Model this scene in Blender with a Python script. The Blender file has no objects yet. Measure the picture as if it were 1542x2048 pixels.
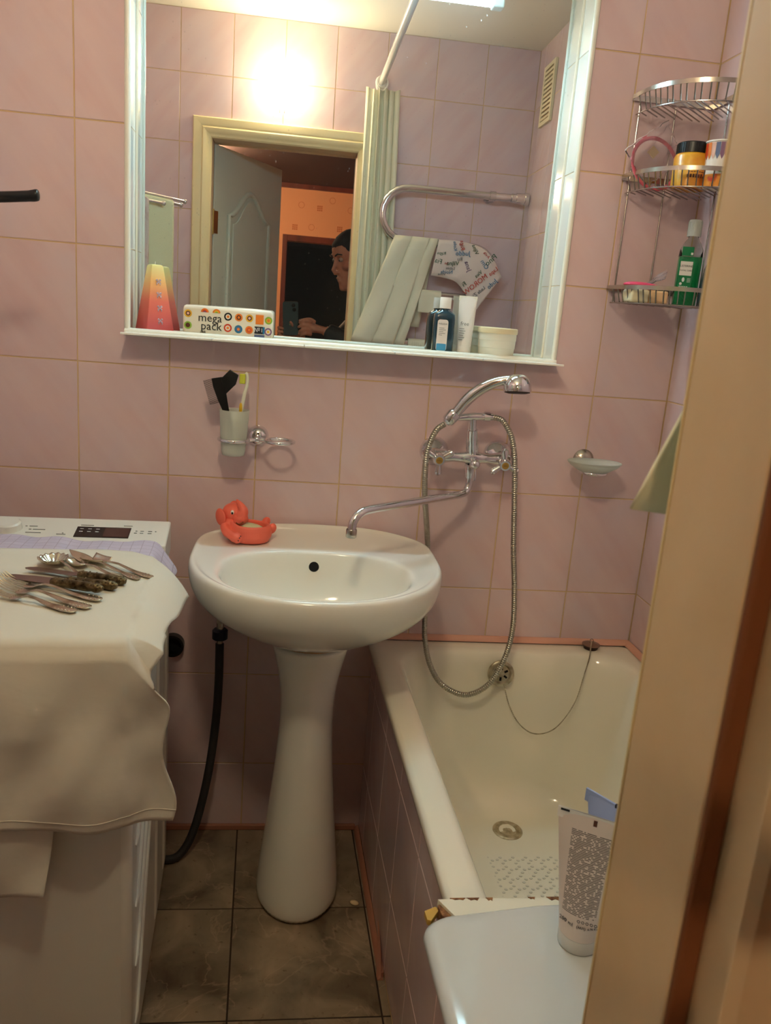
import bpy, bmesh, math, random
from mathutils import Vector, Matrix

random.seed(7)
S = bpy.context.scene
COL = S.collection

# ------------------------------------------------------------------ camera
CAM = Vector((0.471715, -1.899265, 1.347991))
cam_d = bpy.data.cameras.new('camera')
cam_d.sensor_fit = 'HORIZONTAL'
cam_d.sensor_width = 36.0
cam_d.lens = 36.0 * 1620.0 / 1542.0
cam_d.clip_start = 0.004
cam_d.dof.use_dof = True
cam_d.dof.focus_distance = 1.9
cam_d.dof.aperture_fstop = 16.0
cam = bpy.data.objects.new('camera', cam_d)
COL.objects.link(cam)
cr = Vector((0.991014, -0.109378, 0.076985))
cd = Vector((0.04812, -0.24548, -0.968207))
cf = Vector((0.124799, 0.963211, -0.238011))
cam.matrix_world = Matrix(((cr.x, -cd.x, -cf.x, CAM.x), (cr.y, -cd.y, -cf.y, CAM.y), (cr.z, -cd.z, -cf.z, CAM.z), (0, 0, 0, 1)))
S.camera = cam
# ------------------------------------------------------------------ world, exposure
wd = bpy.data.worlds.new('world'); S.world = wd
wd.use_nodes = True
wd.node_tree.nodes['Background'].inputs[0].default_value = (0.03, 0.025, 0.02, 1)
wd.node_tree.nodes['Background'].inputs[1].default_value = 0.2
S.view_settings.view_transform = 'Standard'
S.view_settings.look = 'None'
S.view_settings.exposure = 0.56
S.view_settings.gamma = 1.0
S.view_settings.use_curve_mapping = False
# strengths of the two room lamps and the added hall lamp (built further down)
GLOBE_STRENGTH = 74.0        # warm opal globe above the door
TUBE_STRENGTH = 62.0         # cool fluorescent tube at the top of the niche
HALL_STRENGTH = 300.0         # unseen lamp added to light the hall
S.cycles.max_bounces = 8
S.cycles.diffuse_bounces = 5
S.cycles.glossy_bounces = 5
S.cycles.transmission_bounces = 6
S.cycles.adaptive_threshold = 0.02
S.cycles.use_light_tree = False

# ------------------------------------------------------------------ helpers
OFF = {}

def lin(c):
    return tuple(((x / 255.0) / 12.92 if x / 255.0 <= 0.04045 else ((x / 255.0 + 0.055) / 1.055) ** 2.4) for x in c) + (1.0,)

MATS = {}
def mat(name, col, rough=0.5, metal=0.0, trans=0.0, coat=0.0, spec=0.5, emit=None, estr=0.0, noise=None, bump=None, sss=0.0, ior=1.45, alpha=1.0):
    m = bpy.data.materials.new(name); m.use_nodes = True
    MATS[name] = m
    nt = m.node_tree; p = nt.nodes['Principled BSDF']
    p.inputs['Base Color'].default_value = lin(col)
    p.inputs['Roughness'].default_value = rough
    p.inputs['Metallic'].default_value = metal
    p.inputs['Transmission Weight'].default_value = trans
    p.inputs['Coat Weight'].default_value = coat
    p.inputs['Coat Roughness'].default_value = 0.06
    p.inputs['Specular IOR Level'].default_value = spec
    p.inputs['IOR'].default_value = ior
    p.inputs['Alpha'].default_value = alpha
    if sss:
        p.inputs['Subsurface Weight'].default_value = sss
        p.inputs['Subsurface Radius'].default_value = (0.02, 0.012, 0.008)
    if emit:
        p.inputs['Emission Color'].default_value = lin(emit)
        p.inputs['Emission Strength'].default_value = estr
    if noise or bump:
        tc = nt.nodes.new('ShaderNodeTexCoord')
    if noise:
        sc, col2, lo, hi = noise[:4]
        mp = nt.nodes.new('ShaderNodeMapping')
        if len(noise) > 4: mp.inputs['Scale'].default_value = noise[4]
        nt.links.new(tc.outputs['Object'], mp.inputs[0])
        n = nt.nodes.new('ShaderNodeTexNoise'); n.inputs['Scale'].default_value = sc; n.inputs['Detail'].default_value = 5
        nt.links.new(mp.outputs[0], n.inputs['Vector'])
        r = nt.nodes.new('ShaderNodeValToRGB')
        r.color_ramp.elements[0].position = lo; r.color_ramp.elements[0].color = lin(col)
        r.color_ramp.elements[1].position = hi; r.color_ramp.elements[1].color = lin(col2)
        nt.links.new(n.outputs['Fac'], r.inputs[0]); nt.links.new(r.outputs[0], p.inputs['Base Color'])
    if bump:
        sc, st, ds = bump[:3]
        mp2 = nt.nodes.new('ShaderNodeMapping')
        if len(bump) > 3: mp2.inputs['Scale'].default_value = bump[3]
        nt.links.new(tc.outputs['Object'], mp2.inputs[0])
        n = nt.nodes.new('ShaderNodeTexNoise'); n.inputs['Scale'].default_value = sc; n.inputs['Detail'].default_value = 4
        nt.links.new(mp2.outputs[0], n.inputs['Vector'])
        b = nt.nodes.new('ShaderNodeBump'); b.inputs['Strength'].default_value = st; b.inputs['Distance'].default_value = ds
        nt.links.new(n.outputs['Fac'], b.inputs['Height']); nt.links.new(b.outputs[0], p.inputs['Normal'])
    return m

def nodes(m):
    return m.node_tree, m.node_tree.nodes['Principled BSDF']

def V(*a): return Vector(a)

def catmull(pts, n=8, closed=False):
    pts = [Vector(p) for p in pts]; out = []
    N = len(pts); rng = N if closed else N - 1
    for i in range(rng):
        p1, p2 = pts[i], pts[(i + 1) % N]
        p0 = pts[i - 1] if (i > 0 or closed) else p1 * 2 - p2
        p3 = pts[(i + 2) % N] if (i + 2 < N or closed) else p2 * 2 - p1
        for k in range(n):
            t = k / n
            out.append(0.5 * ((2 * p1) + (p2 - p0) * t + (2 * p0 - 5 * p1 + 4 * p2 - p3) * t * t + (3 * p1 - p0 - 3 * p2 + p3) * t ** 3))
    if not closed: out.append(pts[-1])
    return out

def Rz(a): return Matrix.Rotation(a, 4, 'Z')
def Rx(a): return Matrix.Rotation(a, 4, 'X')
def Ry(a): return Matrix.Rotation(a, 4, 'Y')
def T(*a): return Matrix.Translation(Vector(a))
def aim(p0, p1):
    """matrix taking local +Z to the direction p0->p1, origin at p0"""
    d = (Vector(p1) - Vector(p0)).normalized()
    return Matrix.Translation(Vector(p0)) @ d.to_track_quat('Z', 'Y').to_matrix().to_4x4()

class B:
    def __init__(s): s.v = []; s.f = []; s.m = []; s.cur = 0
    def add(s, vs, fs, M=None):
        b = len(s.v)
        s.v += [tuple(M @ Vector(p)) if M is not None else tuple(p) for p in vs]
        s.f += [tuple(i + b for i in f) for f in fs]; s.m += [s.cur] * len(fs)
        return s
    def box(s, x0, x1, y0, y1, z0, z1, M=None):
        vs = [(x0, y0, z0), (x1, y0, z0), (x1, y1, z0), (x0, y1, z0), (x0, y0, z1), (x1, y0, z1), (x1, y1, z1), (x0, y1, z1)]
        return s.add(vs, [(0, 3, 2, 1), (4, 5, 6, 7), (0, 1, 5, 4), (1, 2, 6, 5), (2, 3, 7, 6), (3, 0, 4, 7)], M)
    def loft(s, rings, cap0=True, cap1=True, closed=True, M=None):
        n = len(rings[0]); vs = [p for r in rings for p in r]; fs = []
        for i in range(len(rings) - 1):
            for j in range(n if closed else n - 1):
                k = (j + 1) % n
                fs.append((i * n + j, i * n + k, (i + 1) * n + k, (i + 1) * n + j))
        if cap0: fs.append(tuple(range(n - 1, -1, -1)))
        if cap1: fs.append(tuple((len(rings) - 1) * n + j for j in range(n)))
        return s.add(vs, fs, M)
    def lathe(s, prof, seg=32, M=None):
        vs = []; idx = []
        for r, z in prof:
            if r < 1e-6: idx.append([len(vs)]); vs.append((0, 0, z))
            else:
                idx.append(list(range(len(vs), len(vs) + seg)))
                vs += [(r * math.cos(2 * math.pi * j / seg), r * math.sin(2 * math.pi * j / seg), z) for j in range(seg)]
        fs = []
        for a, b in zip(idx, idx[1:]):
            for j in range(seg):
                k = (j + 1) % seg
                if len(a) == 1 and len(b) == 1: continue
                if len(a) == 1: fs.append((a[0], b[k], b[j]))
                elif len(b) == 1: fs.append((a[j], a[k], b[0]))
                else: fs.append((a[j], a[k], b[k], b[j]))
        return s.add(vs, fs, M)
    def tube(s, path, r, seg=10, caps=True, closed=False, flat=None):
        path = [Vector(p) for p in path]; n = len(path)
        rr = r if isinstance(r, (list, tuple)) else [r] * n
        tang = []
        for i in range(n):
            a = path[i - 1] if (i > 0 or closed) else path[i]
            b = path[(i + 1) % n] if (i < n - 1 or closed) else path[i]
            tang.append((b - a).normalized())
        up = Vector((0, 0, 1)) if abs(tang[0].z) < 0.9 else Vector((0, 1, 0))
        nrm = (up - tang[0] * up.dot(tang[0])).normalized()
        rings = []
        for i in range(n):
            nrm = (nrm - tang[i] * nrm.dot(tang[i]))
            if nrm.length < 1e-6: nrm = tang[i].orthogonal()
            nrm.normalize(); bi = tang[i].cross(nrm)
            fl = flat if flat else 1.0
            rings.append([path[i] + (nrm * math.cos(2 * math.pi * j / seg) * fl + bi * math.sin(2 * math.pi * j / seg)) * rr[i] for j in range(seg)])
        if closed: rings.append(rings[0])
        return s.loft(rings, caps and not closed, caps and not closed)
    def ball(s, c, r, seg=16, rings=10, M=None):
        if not isinstance(r, (tuple, list)): r = (r, r, r)
        X = Matrix.Translation(Vector(c)) @ (M if M is not None else Matrix.Identity(4)) @ Matrix.Diagonal((r[0], r[1], r[2], 1))
        prof = [(math.sin(math.pi * i / rings), -math.cos(math.pi * i / rings)) for i in range(rings + 1)]
        prof[0] = (0, -1); prof[-1] = (0, 1)
        return s.lathe(prof, seg, X)
    def prism(s, poly, h0, h1, M=None):
        n = len(poly)
        vs = [(p[0], p[1], h0) for p in poly] + [(p[0], p[1], h1) for p in poly]
        fs = [tuple(range(n - 1, -1, -1)), tuple(range(n, 2 * n))] + [(j, (j + 1) % n, n + (j + 1) % n, n + j) for j in range(n)]
        return s.add(vs, fs, M)
    def sheet(s, fn, nu, nv, M=None):
        vs = [fn(i / nu, j / nv) for i in range(nu + 1) for j in range(nv + 1)]
        fs = [(i * (nv + 1) + j, (i + 1) * (nv + 1) + j, (i + 1) * (nv + 1) + j + 1, i * (nv + 1) + j + 1) for i in range(nu) for j in range(nv)]
        return s.add(vs, fs, M)
    def build(s, name, ms, parent=None, sm=38, bevel=None, sub=0, solid=None, remesh=None, local=False, kind=None, fix=True):
        me = bpy.data.meshes.new(name)
        off = Vector((0, 0, 0)) if local else OFF.get(parent.name if parent else None, Vector((0, 0, 0)))
        me.from_pydata([(p[0] - off.x, p[1] - off.y, p[2] - off.z) for p in s.v], [], s.f)
        ms = ms if isinstance(ms, (list, tuple)) else [ms]
        for m in ms: me.materials.append(MATS[m] if isinstance(m, str) else m)
        if len(ms) > 1: me.polygons.foreach_set('material_index', s.m)
        if fix:
            bm = bmesh.new(); bm.from_mesh(me)
            bmesh.ops.remove_doubles(bm, verts=bm.verts, dist=1e-6)
            bmesh.ops.recalc_face_normals(bm, faces=bm.faces); bm.to_mesh(me); bm.free()
        if sm:
            me.polygons.foreach_set('use_smooth', [True] * len(me.polygons))
            if sm < 180: me.set_sharp_from_angle(angle=math.radians(sm))
        me.update()
        o = bpy.data.objects.new(name, me); COL.objects.link(o)
        if parent: o.parent = parent; OFF[o.name] = Vector(OFF.get(parent.name, (0, 0, 0)))
        if remesh:
            md = o.modifiers.new('remesh', 'REMESH'); md.mode = 'VOXEL'; md.voxel_size = remesh; md.use_smooth_shade = True
            md = o.modifiers.new('smooth', 'SMOOTH'); md.iterations = 4; md.factor = 0.5
        if solid:
            md = o.modifiers.new('solid', 'SOLIDIFY'); md.thickness = solid; md.offset = 0
        if bevel:
            md = o.modifiers.new('bevel', 'BEVEL'); md.width = bevel; md.segments = 3; md.limit_method = 'ANGLE'; md.angle_limit = math.radians(40)
        if sub:
            md = o.modifiers.new('sub', 'SUBSURF'); md.levels = sub; md.render_levels = sub
        if kind: o['kind'] = kind
        return o

def tag(o, label, cat, group=None):
    o['label'] = label; o['category'] = cat
    if group: o['group'] = group
    return o
def thing(name, label, cat, loc=(0, 0, 0), rotz=0.0, group=None):
    o = bpy.data.objects.new(name, None); COL.objects.link(o); o.empty_display_size = 0.05
    o.location = loc; o.rotation_euler = (0, 0, rotz); OFF[o.name] = Vector(loc)
    return tag(o, label, cat, group)
def dup(root, loc, rotz=None, label=None):
    r = root.copy(); COL.objects.link(r); r.location = loc
    if rotz is not None: r.rotation_euler = (0, 0, rotz)
    if label: r['label'] = label
    for ch in list(root.children):
        c = ch.copy(); COL.objects.link(c); c.parent = r
        for g in list(ch.children):
            d = g.copy(); COL.objects.link(d); d.parent = c
    return r
def struct(o): o['kind'] = 'structure'; return o

def text(body, size, m, parent, M, name='lettering', ext=0.00015, align='CENTER', local=False, spacing=1.0):
    cu = bpy.data.curves.new(name, 'FONT'); cu.body = body; cu.size = size; cu.align_x = align; cu.align_y = 'CENTER'
    cu.extrude = ext; cu.resolution_u = 2; cu.space_line = spacing
    t = bpy.data.objects.new('tmp', cu); COL.objects.link(t)
    me = bpy.data.meshes.new_from_object(t.evaluated_get(bpy.context.evaluated_depsgraph_get()))
    bpy.data.objects.remove(t); bpy.data.curves.remove(cu)
    off = Vector((0, 0, 0)) if local else OFF.get(parent.name, Vector((0, 0, 0)))
    me.transform(Matrix.Translation(-off) @ M)
    me.materials.clear(); me.materials.append(MATS[m])
    me.name = name
    o = bpy.data.objects.new(name, me); COL.objects.link(o); o.parent = parent; OFF[o.name] = Vector(OFF.get(parent.name, (0, 0, 0)))
    return o
FACE = Rx(math.pi / 2)          # text / discs in XY turned to face -y (towards the room from the back wall)

# ------------------------------------------------------------------ materials
mat('grout', (206, 176, 132), 0.8)
mat('white_ceramic', (238, 236, 224), 0.10, coat=0.4)
mat('white_tile', (236, 238, 230), 0.12, coat=0.3)
mat('white_trim', (236, 236, 222), 0.25)
mat('chrome', (226, 226, 228), 0.07, metal=1.0)
mat('worn_chrome', (190, 184, 172), 0.22, metal=1.0)
mat('steel_wire', (176, 172, 168), 0.24, metal=1.0)
mat('hose_metal', (176, 172, 158), 0.28, metal=1.0)
mat('drain_metal', (206, 196, 172), 0.34, metal=0.9, noise=(60, (150, 138, 112), 0.4, 0.7))
mat('black_plastic', (14, 15, 16), 0.35)
mat('dark_hole', (8, 6, 5), 0.9)  # near-black colour standing in for the shade inside openings
mat('rubber_grey', (44, 42, 42), 0.55)
mat('white_plastic', (236, 236, 230), 0.3)
mat('cream_plastic', (226, 214, 176), 0.4)
mat('ceiling_paint', (228, 222, 204), 0.9)
mat('door_paint', (226, 208, 158), 0.42)
mat('jamb_paint', (226, 202, 164), 0.5, noise=(9, (216, 190, 148), 0.35, 0.7))
mat('seal_brown', (128, 78, 44), 0.6)
mat('trim_pink', (214, 160, 138), 0.5)
mat('trim_brown', (172, 116, 92), 0.5)
mat('washer_white', (222, 220, 208), 0.25, coat=0.2)
mat('frosted_glass', (242, 246, 236), 0.38, trans=0.62, ior=1.15)
mat('clear_film', (250, 244, 246), 0.10, trans=0.93, ior=1.12, spec=0.9)
mat('clear_plastic', (240, 245, 242), 0.06, trans=1.0, ior=1.2)
def tile_material(name, c1, c2, c3):
    m = mat(name, c1, 0.16, coat=0.35); nt, p = nodes(m); L = nt.links
    tc = nt.nodes.new('ShaderNodeTexCoord'); oi = nt.nodes.new('ShaderNodeObjectInfo')
    mul = nt.nodes.new('ShaderNodeMath'); mul.operation = 'MULTIPLY'; mul.inputs[1].default_value = 37.0
    L.new(oi.outputs['Random'], mul.inputs[0])
    cx = nt.nodes.new('ShaderNodeCombineXYZ'); L.new(mul.outputs[0], cx.inputs[0]); L.new(mul.outputs[0], cx.inputs[2])
    ad = nt.nodes.new('ShaderNodeVectorMath'); ad.operation = 'ADD'; L.new(tc.outputs['Object'], ad.inputs[0]); L.new(cx.outputs[0], ad.inputs[1])
    rot = nt.nodes.new('ShaderNodeVectorRotate'); rot.rotation_type = 'Y_AXIS'; rot.inputs['Angle'].default_value = math.radians(-52)
    L.new(tc.outputs['Object'], rot.inputs['Vector'])
    ad2 = nt.nodes.new('ShaderNodeVectorMath'); ad2.operation = 'ADD'; L.new(cx.outputs[0], ad2.inputs[1])
    mp = nt.nodes.new('ShaderNodeMapping'); mp.inputs['Scale'].default_value = (3.0, 1, 17.0)
    L.new(rot.outputs[0], mp.inputs[0]); L.new(mp.outputs[0], ad2.inputs[0])
    n1 = nt.nodes.new('ShaderNodeTexNoise'); n1.inputs['Scale'].default_value = 1.0; n1.inputs['Detail'].default_value = 3; L.new(ad2.outputs[0], n1.inputs['Vector'])
    n2 = nt.nodes.new('ShaderNodeTexNoise'); n2.inputs['Scale'].default_value = 7.0; n2.inputs['Detail'].default_value = 3; L.new(ad.outputs[0], n2.inputs['Vector'])
    r1 = nt.nodes.new('ShaderNodeValToRGB'); r1.color_ramp.elements[0].position = 0.30; r1.color_ramp.elements[0].color = lin(c2)
    r1.color_ramp.elements[1].position = 0.6; r1.color_ramp.elements[1].color = lin(c1); L.new(n1.outputs['Fac'], r1.inputs[0])
    mx = nt.nodes.new('ShaderNodeMixRGB'); mx.inputs[2].default_value = lin(c3)
    r2 = nt.nodes.new('ShaderNodeValToRGB'); r2.color_ramp.elements[0].position = 0.42; r2.color_ramp.elements[1].position = 0.68
    r2.color_ramp.elements[1].color = (0.6, 0.6, 0.6, 1); L.new(n2.outputs['Fac'], r2.inputs[0])
    L.new(r2.outputs[0], mx.inputs[0]); L.new(r1.outputs[0], mx.inputs[1]); L.new(mx.outputs[0], p.inputs['Base Color'])
    return m
tile_material('pink_tile', (216, 191, 190), (210, 179, 179), (207, 190, 197))

def stone_material():
    m = mat('floor_stone', (140, 120, 98), 0.35); nt, p = nodes(m); L = nt.links
    tc = nt.nodes.new('ShaderNodeTexCoord'); oi = nt.nodes.new('ShaderNodeObjectInfo')
    mul = nt.nodes.new('ShaderNodeMath'); mul.operation = 'MULTIPLY'; mul.inputs[1].default_value = 31.0; L.new(oi.outputs['Random'], mul.inputs[0])
    cx = nt.nodes.new('ShaderNodeCombineXYZ'); L.new(mul.outputs[0], cx.inputs[0]); L.new(mul.outputs[0], cx.inputs[1])
    ad = nt.nodes.new('ShaderNodeVectorMath'); ad.operation = 'ADD'; L.new(tc.outputs['Object'], ad.inputs[0]); L.new(cx.outputs[0], ad.inputs[1])
    n = nt.nodes.new('ShaderNodeTexNoise'); n.inputs['Scale'].default_value = 9; n.inputs['Detail'].default_value = 9; n.inputs['Distortion'].default_value = 0.6; L.new(ad.outputs[0], n.inputs['Vector'])
    r = nt.nodes.new('ShaderNodeValToRGB'); e = r.color_ramp.elements
    e[0].position = 0.3; e[0].color = lin((96, 80, 62)); e[1].position = 0.72; e[1].color = lin((172, 150, 124))
    a = e.new(0.5); a.color = lin((136, 120, 98)); L.new(n.outputs['Fac'], r.inputs[0])
    nv = nt.nodes.new('ShaderNodeTexNoise'); nv.inputs['Scale'].default_value = 4.5; nv.inputs['Detail'].default_value = 6; nv.inputs['Distortion'].default_value = 1.2; L.new(ad.outputs[0], nv.inputs['Vector'])
    sb = nt.nodes.new('ShaderNodeMath'); sb.operation = 'SUBTRACT'; sb.inputs[1].default_value = 0.5; L.new(nv.outputs['Fac'], sb.inputs[0])
    ab = nt.nodes.new('ShaderNodeMath'); ab.operation = 'ABSOLUTE'; L.new(sb.outputs[0], ab.inputs[0])
    rv = nt.nodes.new('ShaderNodeValToRGB'); rv.color_ramp.elements[0].position = 0.0; rv.color_ramp.elements[0].color = (0.26, 0.26, 0.26, 1)
    rv.color_ramp.elements[1].position = 0.012; rv.color_ramp.elements[1].color = (0, 0, 0, 1); L.new(ab.outputs[0], rv.inputs[0])
    mx = nt.nodes.new('ShaderNodeMixRGB'); mx.inputs[2].default_value = lin((206, 176, 148)); L.new(rv.outputs[0], mx.inputs[0]); L.new(r.outputs[0], mx.inputs[1])
    nd = nt.nodes.new('ShaderNodeTexNoise'); nd.inputs['Scale'].default_value = 55; nd.inputs['Detail'].default_value = 4; L.new(ad.outputs[0], nd.inputs['Vector'])
    rd = nt.nodes.new('ShaderNodeValToRGB'); rd.color_ramp.elements[0].position = 0.25; rd.color_ramp.elements[0].color = (0.5, 0.42, 0.35, 1); rd.color_ramp.elements[1].position = 0.37
    L.new(nd.outputs['Fac'], rd.inputs[0])
    ml = nt.nodes.new('ShaderNodeMixRGB'); ml.blend_type = 'MULTIPLY'; ml.inputs[0].default_value = 1; L.new(mx.outputs[0], ml.inputs[1]); L.new(rd.outputs[0], ml.inputs[2])
    L.new(ml.outputs[0], p.inputs['Base Color'])
stone_material()
mat('floor_grout', (58, 44, 34), 0.9)

def mirror_material():
    m = mat('mirror_glass', (226, 226, 222), 0.0, metal=1.0); nt, p = nodes(m); L = nt.links
    tc = nt.nodes.new('ShaderNodeTexCoord')
    vo = nt.nodes.new('ShaderNodeTexVoronoi'); vo.inputs['Scale'].default_value = 85; mp = nt.nodes.new('ShaderNodeMapping'); mp.inputs['Scale'].default_value = (1, 1, 0.72)
    L.new(tc.outputs['Object'], mp.inputs[0]); L.new(mp.outputs[0], vo.inputs['Vector'])
    nn = nt.nodes.new('ShaderNodeTexNoise'); nn.inputs['Scale'].default_value = 9; L.new(tc.outputs['Object'], nn.inputs['Vector'])
    th = nt.nodes.new('ShaderNodeMath'); th.operation = 'MULTIPLY_ADD'; th.inputs[1].default_value = 0.36; th.inputs[2].default_value = -0.10; L.new(nn.outputs['Fac'], th.inputs[0])
    lt = nt.nodes.new('ShaderNodeMath'); lt.operation = 'LESS_THAN'; L.new(vo.outputs['Distance'], lt.inputs[0]); L.new(th.outputs[0], lt.inputs[1])
    d = nt.nodes.new('ShaderNodeBsdfDiffuse'); d.inputs[0].default_value = (0.8, 0.8, 0.78, 1)
    ms = nt.nodes.new('ShaderNodeMath'); ms.operation = 'MULTIPLY'; ms.inputs[1].default_value = 0.14; L.new(lt.outputs[0], ms.inputs[0])
    fm = nt.nodes.new('ShaderNodeMath'); fm.operation = 'ADD'; fm.inputs[1].default_value = 0.012; L.new(ms.outputs[0], fm.inputs[0])
    mix = nt.nodes.new('ShaderNodeMixShader'); out = nt.nodes['Material Output']
    L.new(fm.outputs[0], mix.inputs[0]); L.new(p.outputs[0], mix.inputs[1]); L.new(d.outputs[0], mix.inputs[2]); L.new(mix.outputs[0], out.inputs[0])
mirror_material()

# ------------------------------------------------------------------ room numbers
XL, XR, YD, ZC = -0.26, 1.388, -1.45, 2.415
KR = 0.015                                     # the right wall runs slightly outward
XRD = XR + KR * -YD                            # right wall at the door end
NX0, NX1, NZ0, NZ1, NY = 0.108, 1.090, 1.264, 2.135, 0.085     # mirror niche
DX0, DX1, DZ = 0.122, 0.700, 1.965             # door opening
G = 0.0014                                     # half grout gap
TP = 0.0014                                    # how far the tiles stand proud of the grout
ZJ = [0.0, 0.1915, 0.4415, 0.6915, 0.9415, 1.1915, 1.4415, 1.6915, 1.9415, 2.1915, ZC]

TILE_CACHE = {}
def tile_mesh(rects, mname, thick=0.006, plain=False):
    """rects in tile-local x,z ; front at y=0 facing -y"""
    key = (tuple(tuple(round(c, 5) for c in r) for r in rects), mname, thick)
    if key in TILE_CACHE: return TILE_CACHE[key]
    vs = []; fs = []
    for (x0, x1, z0, z1) in rects:
        b = len(vs); c = 0.0009 if len(rects) == 1 and not plain else 0.0
        if c:
            vs += [(x0 + c, 0, z0 + c), (x1 - c, 0, z0 + c), (x1 - c, 0, z1 - c), (x0 + c, 0, z1 - c),
                   (x0, c, z0), (x1, c, z0), (x1, c, z1), (x0, c, z1), (x0, thick, z0), (x1, thick, z0), (x1, thick, z1), (x0, thick, z1)]
            fs += [(b, b + 1, b + 2, b + 3)]
            for lo, hi in ((0, 4), (4, 8)):
                for j in range(4):
                    k = (j + 1) % 4
                    fs.append((b + lo + j, b + hi + j, b + hi + k, b + lo + k))
        else:
            vs += [(x0, 0, z0), (x1, 0, z0), (x1, 0, z1), (x0, 0, z1), (x0, thick, z0), (x1, thick, z0), (x1, thick, z1), (x0, thick, z1)]
            fs += [(b, b + 1, b + 2, b + 3)] + [(b + j, b + 4 + j, b + 4 + (j + 1) % 4, b + (j + 1) % 4) for j in range(4)]
    me = bpy.data.meshes.new('tile'); me.from_pydata(vs, [], fs); me.materials.append(MATS[mname]); me.update()
    TILE_CACHE[key] = me
    return me

def cut(r, h):
    x0, x1, z0, z1 = r; a, b, c, d = h
    if x1 <= a or x0 >= b or z1 <= c or z0 >= d: return [r]
    out = []
    if z0 < c: out.append((x0, x1, z0, c))
    if z1 > d: out.append((x0, x1, d, z1))
    zz0, zz1 = max(z0, c), min(z1, d)
    if x0 < a: out.append((x0, a, zz0, zz1))
    if x1 > b: out.append((b, x1, zz0, zz1))
    return [q for q in out if q[1] - q[0] > 1e-4 and q[3] - q[2] > 1e-4]

def tile_wall(parent, org, theta, uj, zj, holes=(), mname='pink_tile', name='tile'):
    R = Rz(theta)
    for u0, u1 in zip(uj, uj[1:]):
        for z0, z1 in zip(zj, zj[1:]):
            if u1 - u0 < 0.008: continue
            rs = [(u0 + G, u1 - G, z0 + G, z1 - G)]
            for h in holes: rs = [q for r in rs for q in cut(r, h)]
            if not rs: continue
            uc, zc = (u0 + u1) / 2, (z0 + z1) / 2
            me = tile_mesh([(a - uc, b - uc, c - zc, d - zc) for a, b, c, d in rs], mname)
            o = bpy.data.objects.new(name, me); COL.objects.link(o)
            o.matrix_world = Matrix.Translation(Vector(org)) @ R @ Matrix.Translation((uc, 0, zc))
            o.parent = parent
            # wall objects sit at the origin without rotation, so parent space is world space

# ------------------------------------------------------------------ back wall with the mirror niche
b = B()
b.box(XL - 0.1, NX0, TP, 0.16, 0, ZC); b.box(NX1, XR + 0.1, TP, 0.16, 0, ZC)
b.box(NX0, NX1, TP, 0.16, 0, NZ0); b.box(NX0, NX1, TP, 0.16, NZ1, ZC); b.box(NX0, NX1, NY + 0.006, 0.16, NZ0, NZ1)
wall_back = struct(b.build('wall_back', 'grout', sm=None))
xj = [XL, -0.2, 0, 0.2, 0.4, 0.6, 0.8, 1.0, 1.2, XR]
tile_wall(wall_back, (0, 0, 0), 0, xj, ZJ, holes=[(NX0, NX1, NZ0, NZ1)])
# white tiles lining the niche
def lining(org, M, uj, vj):
    for u0, u1 in zip(uj, uj[1:]):
        for v0, v1 in zip(vj, vj[1:]):
            uc, vc = (u0 + u1) / 2, (v0 + v1) / 2
            me = tile_mesh([(u0 - uc + G * 0.7, u1 - uc - G * 0.7, v0 - vc + G * 0.4, v1 - vc - G * 0.4)], 'white_tile', 0.004)
            o = bpy.data.objects.new('lining_tile', me); COL.objects.link(o)
            o.matrix_world = Matrix.Translation(Vector(org)) @ M @ Matrix.Translation((uc, 0, vc)); o.parent = wall_back
zz = [NZ0, 1.4415, 1.6915, 1.9415, NZ1]
lining((NX0 + 0.001, 0, 0), Rz(math.pi / 2), [0.0, NY], zz)
lining((NX1 - 0.001, 0, 0), Rz(-math.pi / 2), [-NY, 0.0], zz)
xx = [NX0, 0.3, 0.5, 0.7, 0.9, NX1]
lining((0, 0, NZ0 + 0.001), Rx(-math.pi / 2), xx, [-NY, 0.0])
lining((0, 0, NZ1 - 0.001), Rx(math.pi / 2), xx, [0.0, NY])
# white corner trim round the niche opening
def bullnose(pts, r):
    bb = B(); bb.tube(pts, r, 10); return bb
t1 = struct(bullnose([(NX0, -0.0005, NZ1), (NX0, -0.0005, NZ0)], 0.0068).build('trim_1', 'white_trim'))
t2 = struct(bullnose([(NX1, -0.0005, NZ1), (NX1, -0.0005, NZ0)], 0.0068).build('trim_2', 'white_trim'))
t3 = struct(bullnose([(NX0 - 0.005, -0.002, NZ0), (NX1 + 0.005, -0.002, NZ0)], 0.0085).build('trim_3', 'white_trim'))
for o, l in ((t1, 'left'), (t2, 'right'), (t3, 'bottom')): o['label'] = 'white rounded %s edge trim of the mirror niche' % l

# mirror
mr = thing('mirror', 'large wall mirror set into the white tiled niche', 'mirror', (0.6, NY, NZ0))
B().box(NX0 + 0.004, NX1 - 0.004, NY, NY + 0.005, NZ0 + 0.003, NZ1 - 0.003).build('mirror_glass', 'mirror_glass', mr, sm=None)
b = B()
b.box(NX0 + 0.0015, NX0 + 0.006, NY - 0.003, NY + 0.003, NZ0 + 0.002, NZ1 - 0.002); b.box(NX1 - 0.006, NX1 - 0.0015, NY - 0.003, NY + 0.003, NZ0 + 0.002, NZ1 - 0.002)
b.box(NX0 + 0.002, NX1 - 0.002, NY - 0.003, NY + 0.003, NZ0 + 0.0015, NZ0 + 0.006)
b.build('edge_strip', 'white_trim', mr, sm=None)

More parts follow.
